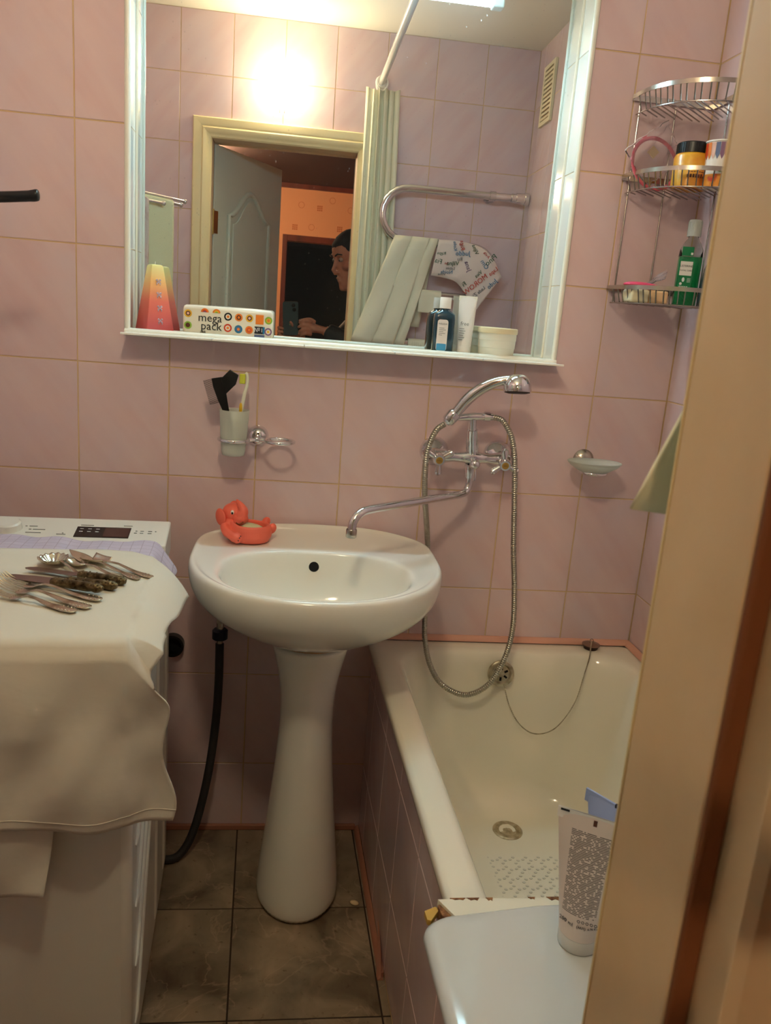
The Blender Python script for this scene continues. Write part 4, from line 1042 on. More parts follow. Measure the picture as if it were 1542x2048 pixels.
n = len(tp); B().tube(tp, [0.005] * (n // 3) + [0.0042] * (n // 3) + [0.0032] * (n - 2 * (n // 3)), 10, flat=0.7).build('handle', 'brush_white', tbz, sm=180)
B().ball((0.3665, -0.0775, 1.118), (0.0036, 0.0030, 0.013), 12, 8).build('grip', 'brush_yellow', tbz, sm=180)
B().box(0.3615, 0.3745, -0.0755, -0.0685, 1.172, 1.194).build('bristles', 'bristle_yellow', tbz, bevel=0.002)
wh_ = thing('white_toothbrush', 'white handle standing behind the black brush in the tumbler', 'toothbrush', (0.335, -0.07, 1.02))
B().tube(catmull([(0.345, -0.066, 1.022), (0.336, -0.062, 1.09), (0.329, -0.060, 1.135), (0.324, -0.060, 1.160)], 6), 0.0042, 10).build('handle', 'brush_white', wh_, sm=180)

# ------------------------------------------------------------------ bath mixer with swivel spout, hand shower and hose
mx_ = thing('bath_mixer', 'chrome two-handle bath mixer with long swivel spout', 'faucet', (0.90, 0, 1.036))
YM = -0.068
for x in (0.823, 0.979):
    B().lathe([(0, 0.028), (0.013, 0.028), (0.022, 0.018), (0.031, 0.009), (0.0350, 0.0015), (0.0350, 0)], 36, T(x, 0, 1.036) @ Rx(math.pi / 2)).build('escutcheon', 'chrome', mx_)
b = B()
for x in (0.823, 0.979): b.tube([(x, -0.02, 1.036), (x, YM, 1.036)], 0.0125, 16)
b.tube([(0.812, YM, 1.036), (0.835, YM, 1.036), (0.86, YM, 1.036), (0.88, YM, 1.036), (0.901, YM, 1.036), (0.922, YM, 1.036), (0.942, YM, 1.036), (0.967, YM, 1.036), (0.990, YM, 1.036)], [0.0150, 0.0160, 0.0115, 0.0135, 0.0170, 0.0135, 0.0115, 0.0160, 0.0150], 20)
b.tube([(0.901, YM, 1.020), (0.901, YM, 1.010), (0.901, YM, 1.000), (0.901, YM, 0.988)], [0.0145, 0.0150, 0.0135, 0.0125], 18)
b.build('body', 'chrome', mx_)
mat('brass_badge', (196, 160, 84), 0.35, metal=0.8); mat('badge_text', (70, 50, 20), 0.5)
def handle(x, z, rot):
    c0 = V(x, YM, z); c1 = V(x - 0.003, YM - 0.040, z - 0.004)
    b = B(); b.tube([c0, c0.lerp(c1, 0.5), c1.lerp(c0, 0.25), c1], [0.0115, 0.0135, 0.0150, 0.0118], 18)
    hb = b.build('handle', 'chrome', mx_)
    Mh = aim(c0, c1)
    B().lathe([(0, 0.0), (0.0074, 0.0), (0.0082, -0.0012)], 20, T(*(c1 + (c1 - c0).normalized() * 0.0012)) @ (Mh.to_3x3().to_4x4())).build('badge', 'brass_badge', hb)
    for k in range(3):
        a = rot + k * 2 * math.pi / 3
        dv = V(math.cos(a), 0, math.sin(a)); q0 = c0.lerp(c1, 0.72)
        B().tube([q0, q0 + dv * 0.015, q0 + dv * 0.027, q0 + dv * 0.034, q0 + dv * 0.038], [0.0062, 0.0062, 0.0084, 0.0080, 0.0034], 14).build('lever', 'chrome', hb)
    text('COLD' if x < 0.9 else 'HOT', 0.0042, 'badge_text', hb, T(*(c1 + (c1 - c0).normalized() * 0.0014)) @ Rx(math.pi / 2), name='lettering')
handle(0.821, 1.036, math.radians(-90)); handle(0.976, 1.032, math.radians(95))
b = B(); b.ball((0.903, YM - 0.030, 1.026), 0.0125); b.tube([(0.902, YM, 1.036), (0.903, YM - 0.030, 1.027)], 0.009, 14); b.build('diverter', 'chrome', mx_)
B().tube([(0.903, YM - 0.034, 1.018), (0.904, YM - 0.038, 1.000), (0.904, YM - 0.039, 0.990)], [0.0035, 0.0042, 0.0030], 10).build('diverter_lever', 'chrome', mx_)
spp = catmull([(0.901, YM, 0.992), (0.901, YM, 0.972), (0.895, YM - 0.005, 0.957), (0.880, YM - 0.017, 0.951), (0.84, YM - 0.050, 0.951), (0.74, YM - 0.133, 0.951), (0.650, YM - 0.208, 0.951), (0.626, YM - 0.228, 0.945), (0.614, YM - 0.238, 0.930), (0.611, YM - 0.241, 0.912)], 8)
sp_ = B().tube(spp, 0.0092, 16).build('spout', 'chrome', mx_, sm=180)
B().lathe([(0, 0), (0.010, 0), (0.0112, 0.002), (0.0112, 0.016), (0.0100, 0.018)], 20, T(0.611, YM - 0.241, 0.898)).build('aerator', 'worn_chrome', sp_)
# riser and cradle
b = B(); b.tube([(0.901, YM, 1.045), (0.899, YM - 0.002, 1.060), (0.896, YM - 0.006, 1.085), (0.894, YM - 0.010, 1.103)], [0.0140, 0.0148, 0.0135, 0.0128], 16); b.tube([(0.894, YM - 0.010, 1.100), (0.891, YM - 0.014, 1.128)], 0.0092, 14)
b.build('riser', 'chrome', mx_)
b = B(); b.tube([(0.846, YM - 0.022, 1.128), (0.868, YM - 0.018, 1.131), (0.893, YM - 0.014, 1.134), (0.925, YM - 0.010, 1.135), (0.938, YM - 0.009, 1.135)], [0.0055, 0.0080, 0.0095, 0.0085, 0.0080], 14)
b.build('crossbar', 'chrome', mx_)
B().tube([(0.917, YM - 0.010, 1.135), (0.931, YM - 0.009, 1.135)], 0.0108, 8).build('hose_nut', 'chrome', mx_)
CR = V(0.838, YM - 0.030, 1.131); ax = V(0.62, -0.10, 0.78).normalized()
b = B(); b.tube([CR - ax * 0.014, CR - ax * 0.010, CR + ax * 0.010, CR + ax * 0.014], [0.0135, 0.0155, 0.0155, 0.0135], 20); b.build('cradle', 'chrome', mx_)
hs = thing('hand_shower', 'chrome hand shower resting in the mixer cradle', 'shower head', (0.86, YM - 0.03, 1.13))
hpth = catmull([CR - ax * 0.018, CR + ax * 0.016, V(0.868, YM - 0.036, 1.172), V(0.892, YM - 0.044, 1.197), V(0.922, YM - 0.054, 1.216), V(0.950, YM - 0.062, 1.225), V(0.966, YM - 0.066, 1.225)], 8)
n = len(hpth); B().tube(hpth, [0.0100 + 0.0034 * math.sin(math.pi * min(1, i / (n * 0.8))) for i in range(n)], 16).build('handle', 'chrome', hs, sm=180)
HM = T(0.972, YM - 0.068, 1.209) @ Ry(math.radians(-1)) @ Rx(math.radians(-8))
B().lathe([(0, -0.010), (0.027, -0.010), (0.0305, -0.008), (0.0318, -0.004), (0.0305, 0.008), (0.0255, 0.020), (0.0155, 0.0285), (0, 0.0310)], 36, HM).build('head', 'chrome', hs)
B().lathe([(0, -0.0125), (0.020, -0.0122), (0.0285, -0.0098)], 30, HM).build('nozzle_plate', 'rubber_grey', hs)
ho = thing('shower_hose', 'ribbed metal shower hose looping down into the tub', 'hose', (0.92, -0.1, 0.45))
hpts = catmull([(0.938, YM - 0.009, 1.135), (0.962, -0.080, 1.128), (0.982, -0.090, 1.098), (0.9925, -0.096, 1.060), (0.998, -0.100, 1.020), (1.006, -0.100, 0.947), (1.018, -0.100, 0.826), (1.032, -0.100, 0.726), (1.036, -0.110, 0.627), (1.019, -0.125, 0.554), (0.983, -0.135, 0.492), (0.930, -0.135, 0.465), (0.874, -0.125, 0.485), (0.843, -0.105, 0.527), (0.830, -0.080, 0.579), (0.831, -0.045, 0.620), (0.832, -0.030, 0.667), (0.829, -0.028, 0.732), (0.824, -0.033, 0.797), (0.812, -0.055, 0.865), (0.797, -0.085, 0.933), (0.789, -0.100, 0.995), (0.790, -0.100, 1.053), (0.805, -0.099, 1.098), CR - ax * 0.020], 14)
# resample evenly for the ribs
ev = [hpts[0]]; stp = 0.0017; acc = 0.0
for a, c2 in zip(hpts, hpts[1:]):
    d = (c2 - a).length; pos = stp - acc
    while pos < d: ev.append(a.lerp(c2, pos / d)); pos += stp
    acc = (acc + d) % stp
B().tube(ev, [0.0068 if i % 3 else 0.0058 for i in range(len(ev))], 10).build('ribbed_hose', 'hose_metal', ho, sm=50)

# ------------------------------------------------------------------ soap dish on the wall
sd = thing('soap_dish_bracket', 'chrome wall bracket under the frosted soap dish', 'bracket', (1.202, 0, 1.030))
B().lathe([(0, 0.016), (0.010, 0.016), (0.020, 0.010), (0.0260, 0.003), (0.0260, 0)], 32, T(1.196, 0, 1.036) @ Rx(math.pi / 2)).build('wall_plate', 'worn_chrome', sd)
b = B(); b.tube([(1.196, -0.012, 1.030), (1.196, -0.035, 1.020)], 0.006, 10); b.build('stem', 'worn_chrome', sd)
pts = [V(1.199 + 0.030 * math.cos(a * math.pi / 20), -0.068 + 0.030 * math.sin(a * math.pi / 20), 1.0175) for a in range(40)]
B().tube(pts, 0.0040, 10, closed=True).build('ring', 'chrome', sd)
fd = thing('frosted_soap_dish', 'shallow frosted glass soap dish on the chrome ring', 'soap dish', (1.2, -0.068, 1.016))
def dish(r, z): return [V(1.2 + 0.066 * r * math.cos(2 * math.pi * j / 40), -0.068 + 0.047 * r * math.sin(2 * math.pi * j / 40), z) for j in range(40)]
B().loft([dish(0.30, 1.0185), dish(0.55, 1.0205), dish(0.85, 1.032), dish(1.0, 1.042), dish(0.98, 1.0440), dish(0.83, 1.036), dish(0.53, 1.0245), dish(0.25, 1.0225)]).build('glass', 'frosted_glass', fd, sm=180)
# ------------------------------------------------------------------ corner rack with three wire baskets
XC = XR - 0.003
rk = thing('corner_rack', 'three-tier chrome wire corner rack above the tub', 'shelf', (XC, -0.004, 1.41))
def curve_pts(r, n=22, z=0.0):
    out = []
    for i in range(n + 1):
        a = math.pi / 2 * i / n; c, s = math.cos(a), math.sin(a); e = 2 / 2.5
        out.append(V(XC - r * abs(c) ** e - 0.0, -0.006 - (r + 0.010) * abs(s) ** e, z))
    return out
for zt, zb in ((1.858, 1.818), (1.692, 1.653), (1.450, 1.412)):
    bk = B(); band = curve_pts(0.190, 30)
    ring0 = [[p + V(0, 0, zt - 0.0085) for p in band], [p + V(0, 0, zt) for p in band]]
    inn = curve_pts(0.1885, 30)
    vs = [p + V(0, 0, zt - 0.009) for p in band] + [p + V(0, 0, zt) for p in band] + [p + V(0, 0, zt - 0.009) for p in inn] + [p + V(0, 0, zt) for p in inn]
    n = len(band); fs = []
    for j in range(n - 1): fs += [(j, j + 1, n + j + 1, n + j), (2 * n + j, 3 * n + j, 3 * n + j + 1, 2 * n + j + 1), (n + j, n + j + 1, 3 * n + j + 1, 3 * n + j), (j, 2 * n + j, 2 * n + j + 1, j + 1)]
    bk.add(vs, fs)
    bk.box(XC - 0.190, XC, -0.0065, -0.0045, zt - 0.012, zt); bk.box(XC - 0.0025, XC - 0.0005, -0.205, -0.006, zt - 0.012, zt)
    tier = bk.build('basket_band', 'worn_chrome', rk)
    low = curve_pts(0.178, 60)
    B().tube([p + V(0, 0, zb) for p in low], 0.0016, 6).build('bottom_rim', 'steel_wire', tier)
    top = curve_pts(0.187, 60)
    for k in range(1, 17):
        i = int(k * 60 / 17)
        pt, pb = top[i], low[i]
        run = min((-0.008 - pb.y), (XC - 0.004 - pb.x))        # floor wires run diagonally back to the corner walls
        tgt = V(pb.x + run, pb.y + run, 0)
        pts = [pt + V(0, 0, zt - 0.005), pb + V(0, 0, zb + 0.004), pb + V(0.002, 0.002, zb), tgt + V(0, 0, zb)]
        B().tube(pts, 0.0015, 6).build('wire', 'steel_wire', tier)
for x, y, z0, z1 in ((XC - 0.172, -0.006, 1.414, 1.84), (XC - 0.088, -0.0065, 1.414, 1.84), (XC - 0.006, -0.090, 1.414, 1.84)):
    B().tube([(x, y, z0), (x, y, z1)], 0.0019, 8).build('upright', 'steel_wire', rk)
# things in the rack
ZM, ZL = 1.6548, 1.4138
hj = thing('honey_jar', 'yellow jar with ribbed black lid on the middle rack shelf', 'jar', (1.302, -0.115, ZM))
mat('jar_yellow', (226, 168, 48), 0.35, noise=(18, (214, 128, 44), 0.4, 0.62), coat=0.3)
B().lathe([(0, 0), (0.034, 0), (0.0365, 0.003), (0.0365, 0.064), (0.034, 0.069), (0.032, 0.071)], 36, T(1.302, -0.115, ZM)).build('body', 'jar_yellow', hj)
lb_ = B(); seg = 60
lb_.lathe([(0, 0.093), (0.031, 0.093), (0.0335, 0.091), (0.0335, 0.071), (0.030, 0.071)], seg, T(1.302, -0.115, ZM))
for k in range(40): a = 2 * math.pi * k / 40; lb_.box(0.0332, 0.0344, -0.0010, 0.0010, 0.072, 0.090, T(1.302, -0.115, ZM) @ Rz(a))
lb_.build('lid', 'black_plastic', hj)
fp = B(); random.seed(5)
for k in range(9):
    a = math.radians(-120 + k * 9); fp.box(0.0364, 0.0368, -0.002, 0.002, 0.020, 0.020 + random.uniform(0.004, 0.008), T(1.302, -0.115, ZM) @ Rz(a))
for k in range(7):
    a = math.radians(-118 + k * 9); fp.box(0.0364, 0.0368, -0.0022, 0.0022, 0.031, 0.0325, T(1.302, -0.115, ZM) @ Rz(a))
fp.build('label_print', 'p_brown', hj, sm=None, kind='stuff')
cb_ = thing('paper_tub', 'white printed tub with pencil tips and fruit beside the yellow jar', 'tub', (1.342, -0.150, ZM))
mat('tub_fruit', (236, 150, 50), 0.4, noise=(45, (206, 62, 36), 0.45, 0.6)); mat('tub_paper', (236, 230, 222), 0.4)
CXY = (1.345, -0.158)
cup = B().lathe([(0, 0), (0.0265, 0), (0.0275, 0.002), (0.0300, 0.040), (0.0325, 0.088), (0.0345, 0.089), (0.0345, 0.092), (0.031, 0.092), (0.031, 0.088)], 40, T(CXY[0], CXY[1], ZM)).build('tub', 'tub_paper', cb_)
fr = B(); random.seed(8)
fr.lathe([(0.0277, 0.002), (0.0283, 0.012), (0.0296, 0.026)], 40, T(CXY[0], CXY[1], ZM)); fr.build('fruit_print', 'tub_fruit', cup)
mat('leaf_green', (90, 140, 50), 0.5)
lf = B(); lf.ball((CXY[0] - 0.012, CXY[1] - 0.0285, ZM + 0.034), (0.006, 0.0012, 0.0045), 10, 6); lf.build('leaf_print', 'leaf_green', cup)
cols = ['p_red', 'p_orange', 'p_pink', 'p_slate', 'p_purple']
for k in range(22):
    a = math.radians(-180 + k * 16.4); r0 = 0.0318; b = B(); Mx = T(CXY[0], CXY[1], ZM) @ Rz(a)
    vs = [(0.0328, -0.0044, 0.087), (0.0328, 0.0044, 0.087), (0.0316, 0.0044, 0.064), (0.0310, 0.0, 0.054), (0.0316, -0.0044, 0.064)]
    b.add([(x + 0.0006, y, z) for x, y, z in vs], [(0, 1, 2, 3, 4)], Mx); b.build('pencil_print', cols[k % 5], cup, sm=None, fix=False)
hp_ = thing('hair_hoop', 'pink plastic hoop in a clear bag on the middle rack shelf', 'hoop', (1.245, -0.04, ZM))
mat('hoop_pink', (196, 84, 100), 0.4)
HMx = T(1.248, -0.050, ZM + 0.058) @ Rx(math.radians(-14)) @ Rz(math.radians(10))
pts = [HMx @ V(0.056 * math.cos(a * math.pi / 28), 0, 0.056 * math.sin(a * math.pi / 28)) for a in range(56)]
B().tube(pts, 0.0042, 10, closed=True, flat=0.7).build('hoop', 'hoop_pink', hp_)
mat('tag_cream', (216, 190, 140), 0.6)
B().box(-0.030, -0.010, -0.001, 0.001, 0.005, 0.027, HMx @ Ry(math.radians(40))).build('tag', 'tag_cream', hp_, sm=None)
bg = thing('clear_bag', 'crumpled clear plastic bag over the pink hoop', 'plastic bag', (1.24, -0.05, ZM))
random.seed(12)
def bagf(u, v):
    # corners follow the bag in the photograph: top corner leans right, left corner points out
    p00, p10, p01, p11 = V(1.170, -0.066, ZM + 0.075), V(1.235, -0.060, ZM + 0.004), V(1.258, -0.062, ZM + 0.148), V(1.300, -0.070, ZM + 0.070)
    p = p00.lerp(p10, u).lerp(p01.lerp(p11, u), v)
    w = 0.005 * math.sin(13 * u + 5 * v) + 0.004 * math.sin(23 * v - 9 * u) + 0.003 * math.sin(41 * u * v)
    return p + V(0, w, 0.4 * w)
B().sheet(bagf, 24, 24).build('film', 'clear_film', bg, sm=60, solid=0.0006)
mat('glint_white', (240, 236, 238), 0.2)
B().tube([bagf(0, i / 12) + V(0, -0.0012, 0) for i in range(9)], [0.0013, 0.0012, 0.0009, 0.0007, 0.0006, 0.0005, 0.0005, 0.0004, 0.0003], 6).build('edge_glint', 'glint_white', bg)  # white tube standing in for the shiny glint along the bag edge
# lower shelf
mw = thing('mouthwash_bottle', 'green mouthwash bottle with clear ribbed cap on the bottom rack shelf', 'bottle', (1.368, -0.088, ZL), math.radians(-14))
mat('mint_liquid', (20, 150, 84), 0.08, trans=0.55, ior=1.35, coat=0.3); mat('label_green', (16, 120, 72), 0.4); mat('cap_clear', (226, 232, 226), 0.2, trans=0.5)
mw.location = (1.345, -0.092, ZL); OFF[mw.name] = Vector(mw.location)
B().loft([srect(0.0225, 0.0150, 0.008, 0.001), srect(0.0245, 0.0170, 0.009, 0.004), srect(0.0245, 0.0170, 0.009, 0.098), srect(0.0243, 0.0168, 0.009, 0.106), srect(0.0243, 0.0168, 0.009, 0.1065)]).build('liquid', 'mint_liquid', mw, local=True, sm=50)
B().loft([srect(0.0243, 0.0168, 0.009, 0.1068), srect(0.0235, 0.0162, 0.010, 0.122), srect(0.0165, 0.0135, 0.011, 0.138), srect(0.0105, 0.0105, 0.0104, 0.146), srect(0.0105, 0.0105, 0.0104, 0.152)], False, False).build('shoulder', 'clear_plastic', mw, local=True, sm=50, solid=0.0008)
cpb = B(); cpb.lathe([(0.011, 0.150), (0.0150, 0.150), (0.0142, 0.184), (0.0130, 0.1855), (0, 0.1855)], 30)
for k in range(30): cpb.box(0.0140, 0.0150, -0.0006, 0.0006, 0.153, 0.181, Rz(2 * math.pi * k / 30))
cpb.build('cap', 'cap_clear', mw, local=True)
FL = Rx(math.pi / 2)
B().box(-0.0225, 0.006, -0.0176, -0.0170, 0.040, 0.100).build('label', 'label_green', mw, local=True, sm=None)
B().box(-0.0225, 0.004, -0.0179, -0.0175, 0.066, 0.096).build('white_label', 'tube_white', mw, local=True, sm=None)
B().box(-0.0225, 0.002, -0.0176, -0.0166, 0.108, 0.127).build('shoulder_label', 'label_green', mw, local=True, sm=None)
B().box(-0.0035, 0.0010, -0.0180, -0.0172, 0.110, 0.115).build('label_icon', 'tube_white', mw, local=True, sm=None)
text('LISTERINE', 0.0062, 'print_dark', mw, T(-0.0092, -0.0180, 0.086) @ FL, local=True)
text('TOTAL CARE', 0.0046, 'print_dark', mw, T(-0.0092, -0.0180, 0.0765) @ FL, local=True)
pc = B()
for k in range(4): pc.box(-0.004, 0.0035, -0.0181, -0.0176, 0.052 + k * 0.0025, 0.0529 + k * 0.0025)
pc.ball((-0.012, -0.0178, 0.057), (0.003, 0.0004, 0.005), 10, 6); pc.ball((-0.0165, -0.0178, 0.048), (0.003, 0.0004, 0.003), 10, 6)
for k in range(5): pc.box(-0.019 + k * 0.004, -0.017 + k * 0.004, -0.0181, -0.0176, 0.041, 0.0435)
pc.build('label_print', 'print_white', mw, local=True, sm=None, kind='stuff')
sb_ = thing('pink_soap_pack', 'pink soap in clear wrapping lying on two cream bars', 'soap', (1.245, -0.075, ZL + 0.031))
mat('soap_pink', (222, 70, 104), 0.4)
B().ball((1.248, -0.080, ZL + 0.037), (0.044, 0.030, 0.0085), 20, 10, Ry(math.radians(3))).build('soap', 'soap_pink', sb_, sm=180)
def wrapf(u, v):
    return V(1.262 + 0.034 * u + 0.012 * v * u, -0.086 + 0.02 * v - 0.006 * math.sin(9 * u), ZL + 0.042 + 0.036 * u * (0.4 + 0.6 * v) + 0.003 * math.sin(14 * v))
B().sheet(wrapf, 12, 12).build('wrapper', 'clear_film', sb_, sm=60, solid=0.0006)
for k, (x0, x1) in enumerate(((1.214, 1.255), (1.256, 1.300))):
    mat('bar_%d' % k, ((222, 212, 176), (222, 186, 140))[k], 0.45)
    bs_ = thing('soap_bar', ('pale cream soap bar under the pink soap, nearer the wall edge', 'beige soap bar under the pink soap, nearer the mouthwash')[k], 'soap', ((x0 + x1) / 2, -0.08, ZL), 0, 'soap bars in the corner rack')
    B().box(x0, x1, -0.110, -0.055, ZL, ZL + 0.029).build('bar', 'bar_%d' % k, bs_, bevel=0.005)
dk = thing('dark_pouch', 'crumpled dark grey pouch behind the mouthwash bottle', 'pouch', (1.37, -0.12, ZL))
mat('pouch_grey', (52, 60, 64), 0.25)
def pouch(z, r): return [V(1.366 + r * 0.6 * math.cos(2 * math.pi * j / 18) * (1 + 0.12 * math.sin(3 * j + z * 90)), -0.150 + r * math.sin(2 * math.pi * j / 18) * (1 + 0.1 * math.cos(4 * j + z * 60)), z) for j in range(18)]
B().loft([pouch(ZL, 0.018), pouch(ZL + 0.012, 0.023), pouch(ZL + 0.045, 0.022), pouch(ZL + 0.080, 0.017), pouch(ZL + 0.098, 0.008)]).build('pouch', 'pouch_grey', dk, sm=60)

# ------------------------------------------------------------------ orange elephant soap dish on the basin
eo = Vector((0.386, -0.098, 0.8215))
el = thing('elephant_soap_dish', 'orange rubber elephant soap dish on the wash basin deck', 'soap dish', eo, math.radians(-14))
mat('elephant_orange', (240, 112, 88), 0.42, sss=0.1); mat('eye_white', (240, 236, 230), 0.3)
def eb(r, z, k=1.0):
    out = []
    for j in range(36):
        a = 2 * math.pi * j / 36; out.append(V(0.012 + 0.049 * r * math.cos(a), -0.002 + 0.039 * r * math.sin(a), z + k * 0.010 * max(0, -math.cos(a)) ** 2))
    return out
bdy = B()
bdy.loft([eb(0.78, 0.0, 0), eb(0.93, 0.004, 0), eb(1.04, 0.016, 0), eb(1.03, 0.029, 0.3), eb(0.96, 0.0385), eb(0.88, 0.0412), eb(0.80, 0.0385), eb(0.75, 0.029), eb(0.66, 0.021), eb(0.2, 0.019)])
bdy.ball((-0.032, -0.002, 0.028), (0.022, 0.028, 0.028), 18, 12)
bdy.tube(catmull([(-0.040, -0.022, 0.034), (-0.030, -0.036, 0.026), (-0.014, -0.041, 0.018), (-0.004, -0.041, 0.014)], 4), [0.011] * 9 + [0.012] * 4, 12); bdy.ball((-0.004, -0.041, 0.014), 0.012, 12, 8)
for x, y, z in ((0.060, 0.014, 0.030), (0.040, 0.034, 0.038)): bdy.ball((x, y, z), (0.010, 0.009, 0.013), 14, 8, Ry(0.4))
bdy.build('body', 'elephant_orange', el, local=True, sm=180, remesh=0.0014)
hd = B(); hd.ball((-0.030, 0.002, 0.060), (0.024, 0.022, 0.023), 20, 14); hd.ball((-0.008, -0.008, 0.052), (0.018, 0.016, 0.014), 16, 10); hd.ball((-0.012, -0.012, 0.044), (0.014, 0.012, 0.008), 14, 8)
tp_ = catmull([(-0.006, -0.008, 0.060), (-0.002, -0.009, 0.070), (-0.008, -0.007, 0.080), (-0.016, -0.004, 0.088), (-0.021, -0.002, 0.093)], 4)
hd.tube(tp_, [0.0145 - 0.0125 * i / (len(tp_) - 1) for i in range(len(tp_))], 12)
hd.build('head', 'elephant_orange', el, local=True, sm=180, remesh=0.0014)
for c, a in (((-0.052, -0.016, 0.052), -32), ((-0.036, 0.030, 0.062), 60)):
    B().ball(c, (0.017, 0.0045, 0.020), 18, 12, Rz(math.radians(a)) @ Ry(math.radians(-18))).build('ear', 'elephant_orange', el, local=True, sm=180)
B().ball((-0.0245, -0.0178, 0.0660), (0.0040, 0.0022, 0.0054), 12, 8).build('eye', 'eye_white', el, local=True, sm=180)
B().ball((-0.0242, -0.0196, 0.0645), (0.0024, 0.0010, 0.0030), 10, 6).build('pupil', 'p_black', el, local=True, sm=180)
B().tube(catmull([(-0.013, -0.0238, 0.0450), (-0.008, -0.0248, 0.0425), (-0.002, -0.0240, 0.0440), (0.003, -0.0220, 0.0480)], 4), 0.0013, 6).build('mouth', 'seal_brown', el, local=True)
b = B()
for p_ in ((0.004, -0.0500, 0.018), (0.002, -0.0520, 0.012), (0.006, -0.0480, 0.022)): b.ball(p_, 0.0014, 8, 5)
b.build('nail_print', 'nut_navy', el, local=True, kind='stuff')
so = thing('soap_cake', 'worn pale green soap in the elephant dish', 'soap', (eo.x + 0.012, eo.y - 0.004, eo.z + 0.017))
mat('soap_green', (214, 214, 170), 0.4)
B().ball((eo.x + 0.0115, eo.y - 0.0045, eo.z + 0.0310), (0.0340, 0.0240, 0.0090), 22, 12, Rz(math.radians(-18)) @ Ry(math.radians(4))).build('cake', 'soap_green', so, sm=180)

# ------------------------------------------------------------------ board across the tub and the tubes on it
bd = thing('bath_board', 'white board with rounded edge laid across the near end of the tub', 'board', (1.03, -1.2, ZB))
mat('board_white', (204, 208, 206), 0.10, coat=0.4); mat('chipboard', (150, 104, 62), 0.85, noise=(120, (92, 54, 30), 0.4, 0.65)); mat('board_edge', (226, 222, 202), 0.4); mat('yellow_chip', (190, 150, 66), 0.7)
BZ0, BZ1 = 0.5570, 0.5850
def board_outline(z, ins):
    x0, x1, y0, y1 = 0.676 + ins, 1.392, -1.004 - ins * 0.6, -1.440
    pts = []; r = 0.045
    for i in range(9):
        a = math.radians(180 - 90 * i / 8); pts.append(V(x0 + r + r * math.cos(a), y0 - r * 0.75 + r * 0.75 * math.sin(a), z))
    pts += [V(0.84, y0 + 0.016, z), V(1.00, y0 + 0.022, z), V(x1, y0 + 0.024, z), V(x1 + 0.006, y1, z), V(x0 + 0.016, y1, z), V(x0 + 0.008, -1.24, z)]
    return pts
n_ = 6; rings = []
for i in range(n_ + 1):
    a = math.pi * i / n_ - math.pi / 2; rings.append(board_outline((BZ0 + BZ1) / 2 + 0.014 * math.sin(a), 0.014 * (1 - math.cos(a))))
rings.append(board_outline(BZ1, 0.030))
B().loft(rings).build('top_sheet', 'board_white', bd, sm=40)
random.seed(21)
jag = [(0.722, -1.006)]
for k in range(24):
    jag.append((0.705 + k * 0.0295, -0.975 + random.uniform(-0.0012, 0.0012)))
jag += [(1.39, -0.976), (1.39, -1.030), (0.84, -1.012), (0.74, -1.016)]
B().prism(jag, 0.5600, 0.5815).build('under_layer', 'board_edge', bd, sm=None)
for (x, w, d_) in ((0.745, 0.018, 0.004), (0.772, 0.010, 0.005), (0.832, 0.010, 0.003), (0.858, 0.020, 0.006), (0.888, 0.026, 0.003), (0.722, 0.022, 0.003)):
    B().prism([(x, -0.9738), (x + w * 0.3, -0.9745 - d_), (x + w * 0.6, -0.975 - d_ * 0.5), (x + w * 0.8, -0.975 - d_), (x + w, -0.9738)], 0.5590, 0.5822).build('torn_chip', 'chipboard', bd, sm=None)
B().prism([(0.704, -0.982), (0.716, -0.975), (0.7235, -0.983), (0.720, -1.000), (0.712, -1.008), (0.707, -1.000)], 0.5590, 0.5770).build('broken_corner', 'chipboard', bd, sm=None)
B().prism([(0.686, -0.986), (0.702, -0.978), (0.706, -0.984), (0.692, -1.004), (0.687, -1.002)], 0.5640, 0.5720).build('torn_flap', 'yellow_chip', bd, sm=None)
# large printed tube, cap down
m = mat('tube_print', (226, 214, 206), 0.35); nt, p = nodes(m); L = nt.links
tc = nt.nodes.new('ShaderNodeTexCoord'); sx = nt.nodes.new('ShaderNodeSeparateXYZ'); L.new(tc.outputs['Object'], sx.inputs[0])
def mth(op, a, b_=None):
    nd = nt.nodes.new('ShaderNodeMath'); nd.operation = op
    for i, q in enumerate((a, b_)):
        if q is None: continue
        if isinstance(q, (int, float)): nd.inputs[i].default_value = q
        else: L.new(q, nd.inputs[i])
    return nd.outputs[0]
line = mth('LESS_THAN', mth('FRACT', mth('MULTIPLY', sx.outputs['Z'], 480.0)), 0.52)
nz = nt.nodes.new('ShaderNodeTexNoise'); mp = nt.nodes.new('ShaderNodeMapping'); mp.inputs['Scale'].default_value = (520, 1, 480); L.new(tc.outputs['Object'], mp.inputs[0])
sn = nt.nodes.new('ShaderNodeVectorMath'); sn.operation = 'FLOOR'; L.new(mp.outputs[0], sn.inputs[0])
wn = nt.nodes.new('ShaderNodeTexWhiteNoise'); L.new(sn.outputs[0], wn.inputs['Vector'])
word = mth('LESS_THAN', wn.outputs['Value'], 0.80)
xr = mth('LESS_THAN', mth('ABSOLUTE', mth('ADD', sx.outputs['X'], 0.002)), mth('ADD', 0.0195, mth('MULTIPLY', sx.outputs['Z'], 0.035)))
zr = mth('MULTIPLY', mth('GREATER_THAN', sx.outputs['Z'], 0.052), mth('LESS_THAN', sx.outputs['Z'], 0.160))
fr_ = mth('LESS_THAN', sx.outputs['Y'], 0.0)
fac = mth('MULTIPLY', mth('MULTIPLY', mth('MULTIPLY', line, word), mth('MULTIPLY', xr, zr)), fr_)
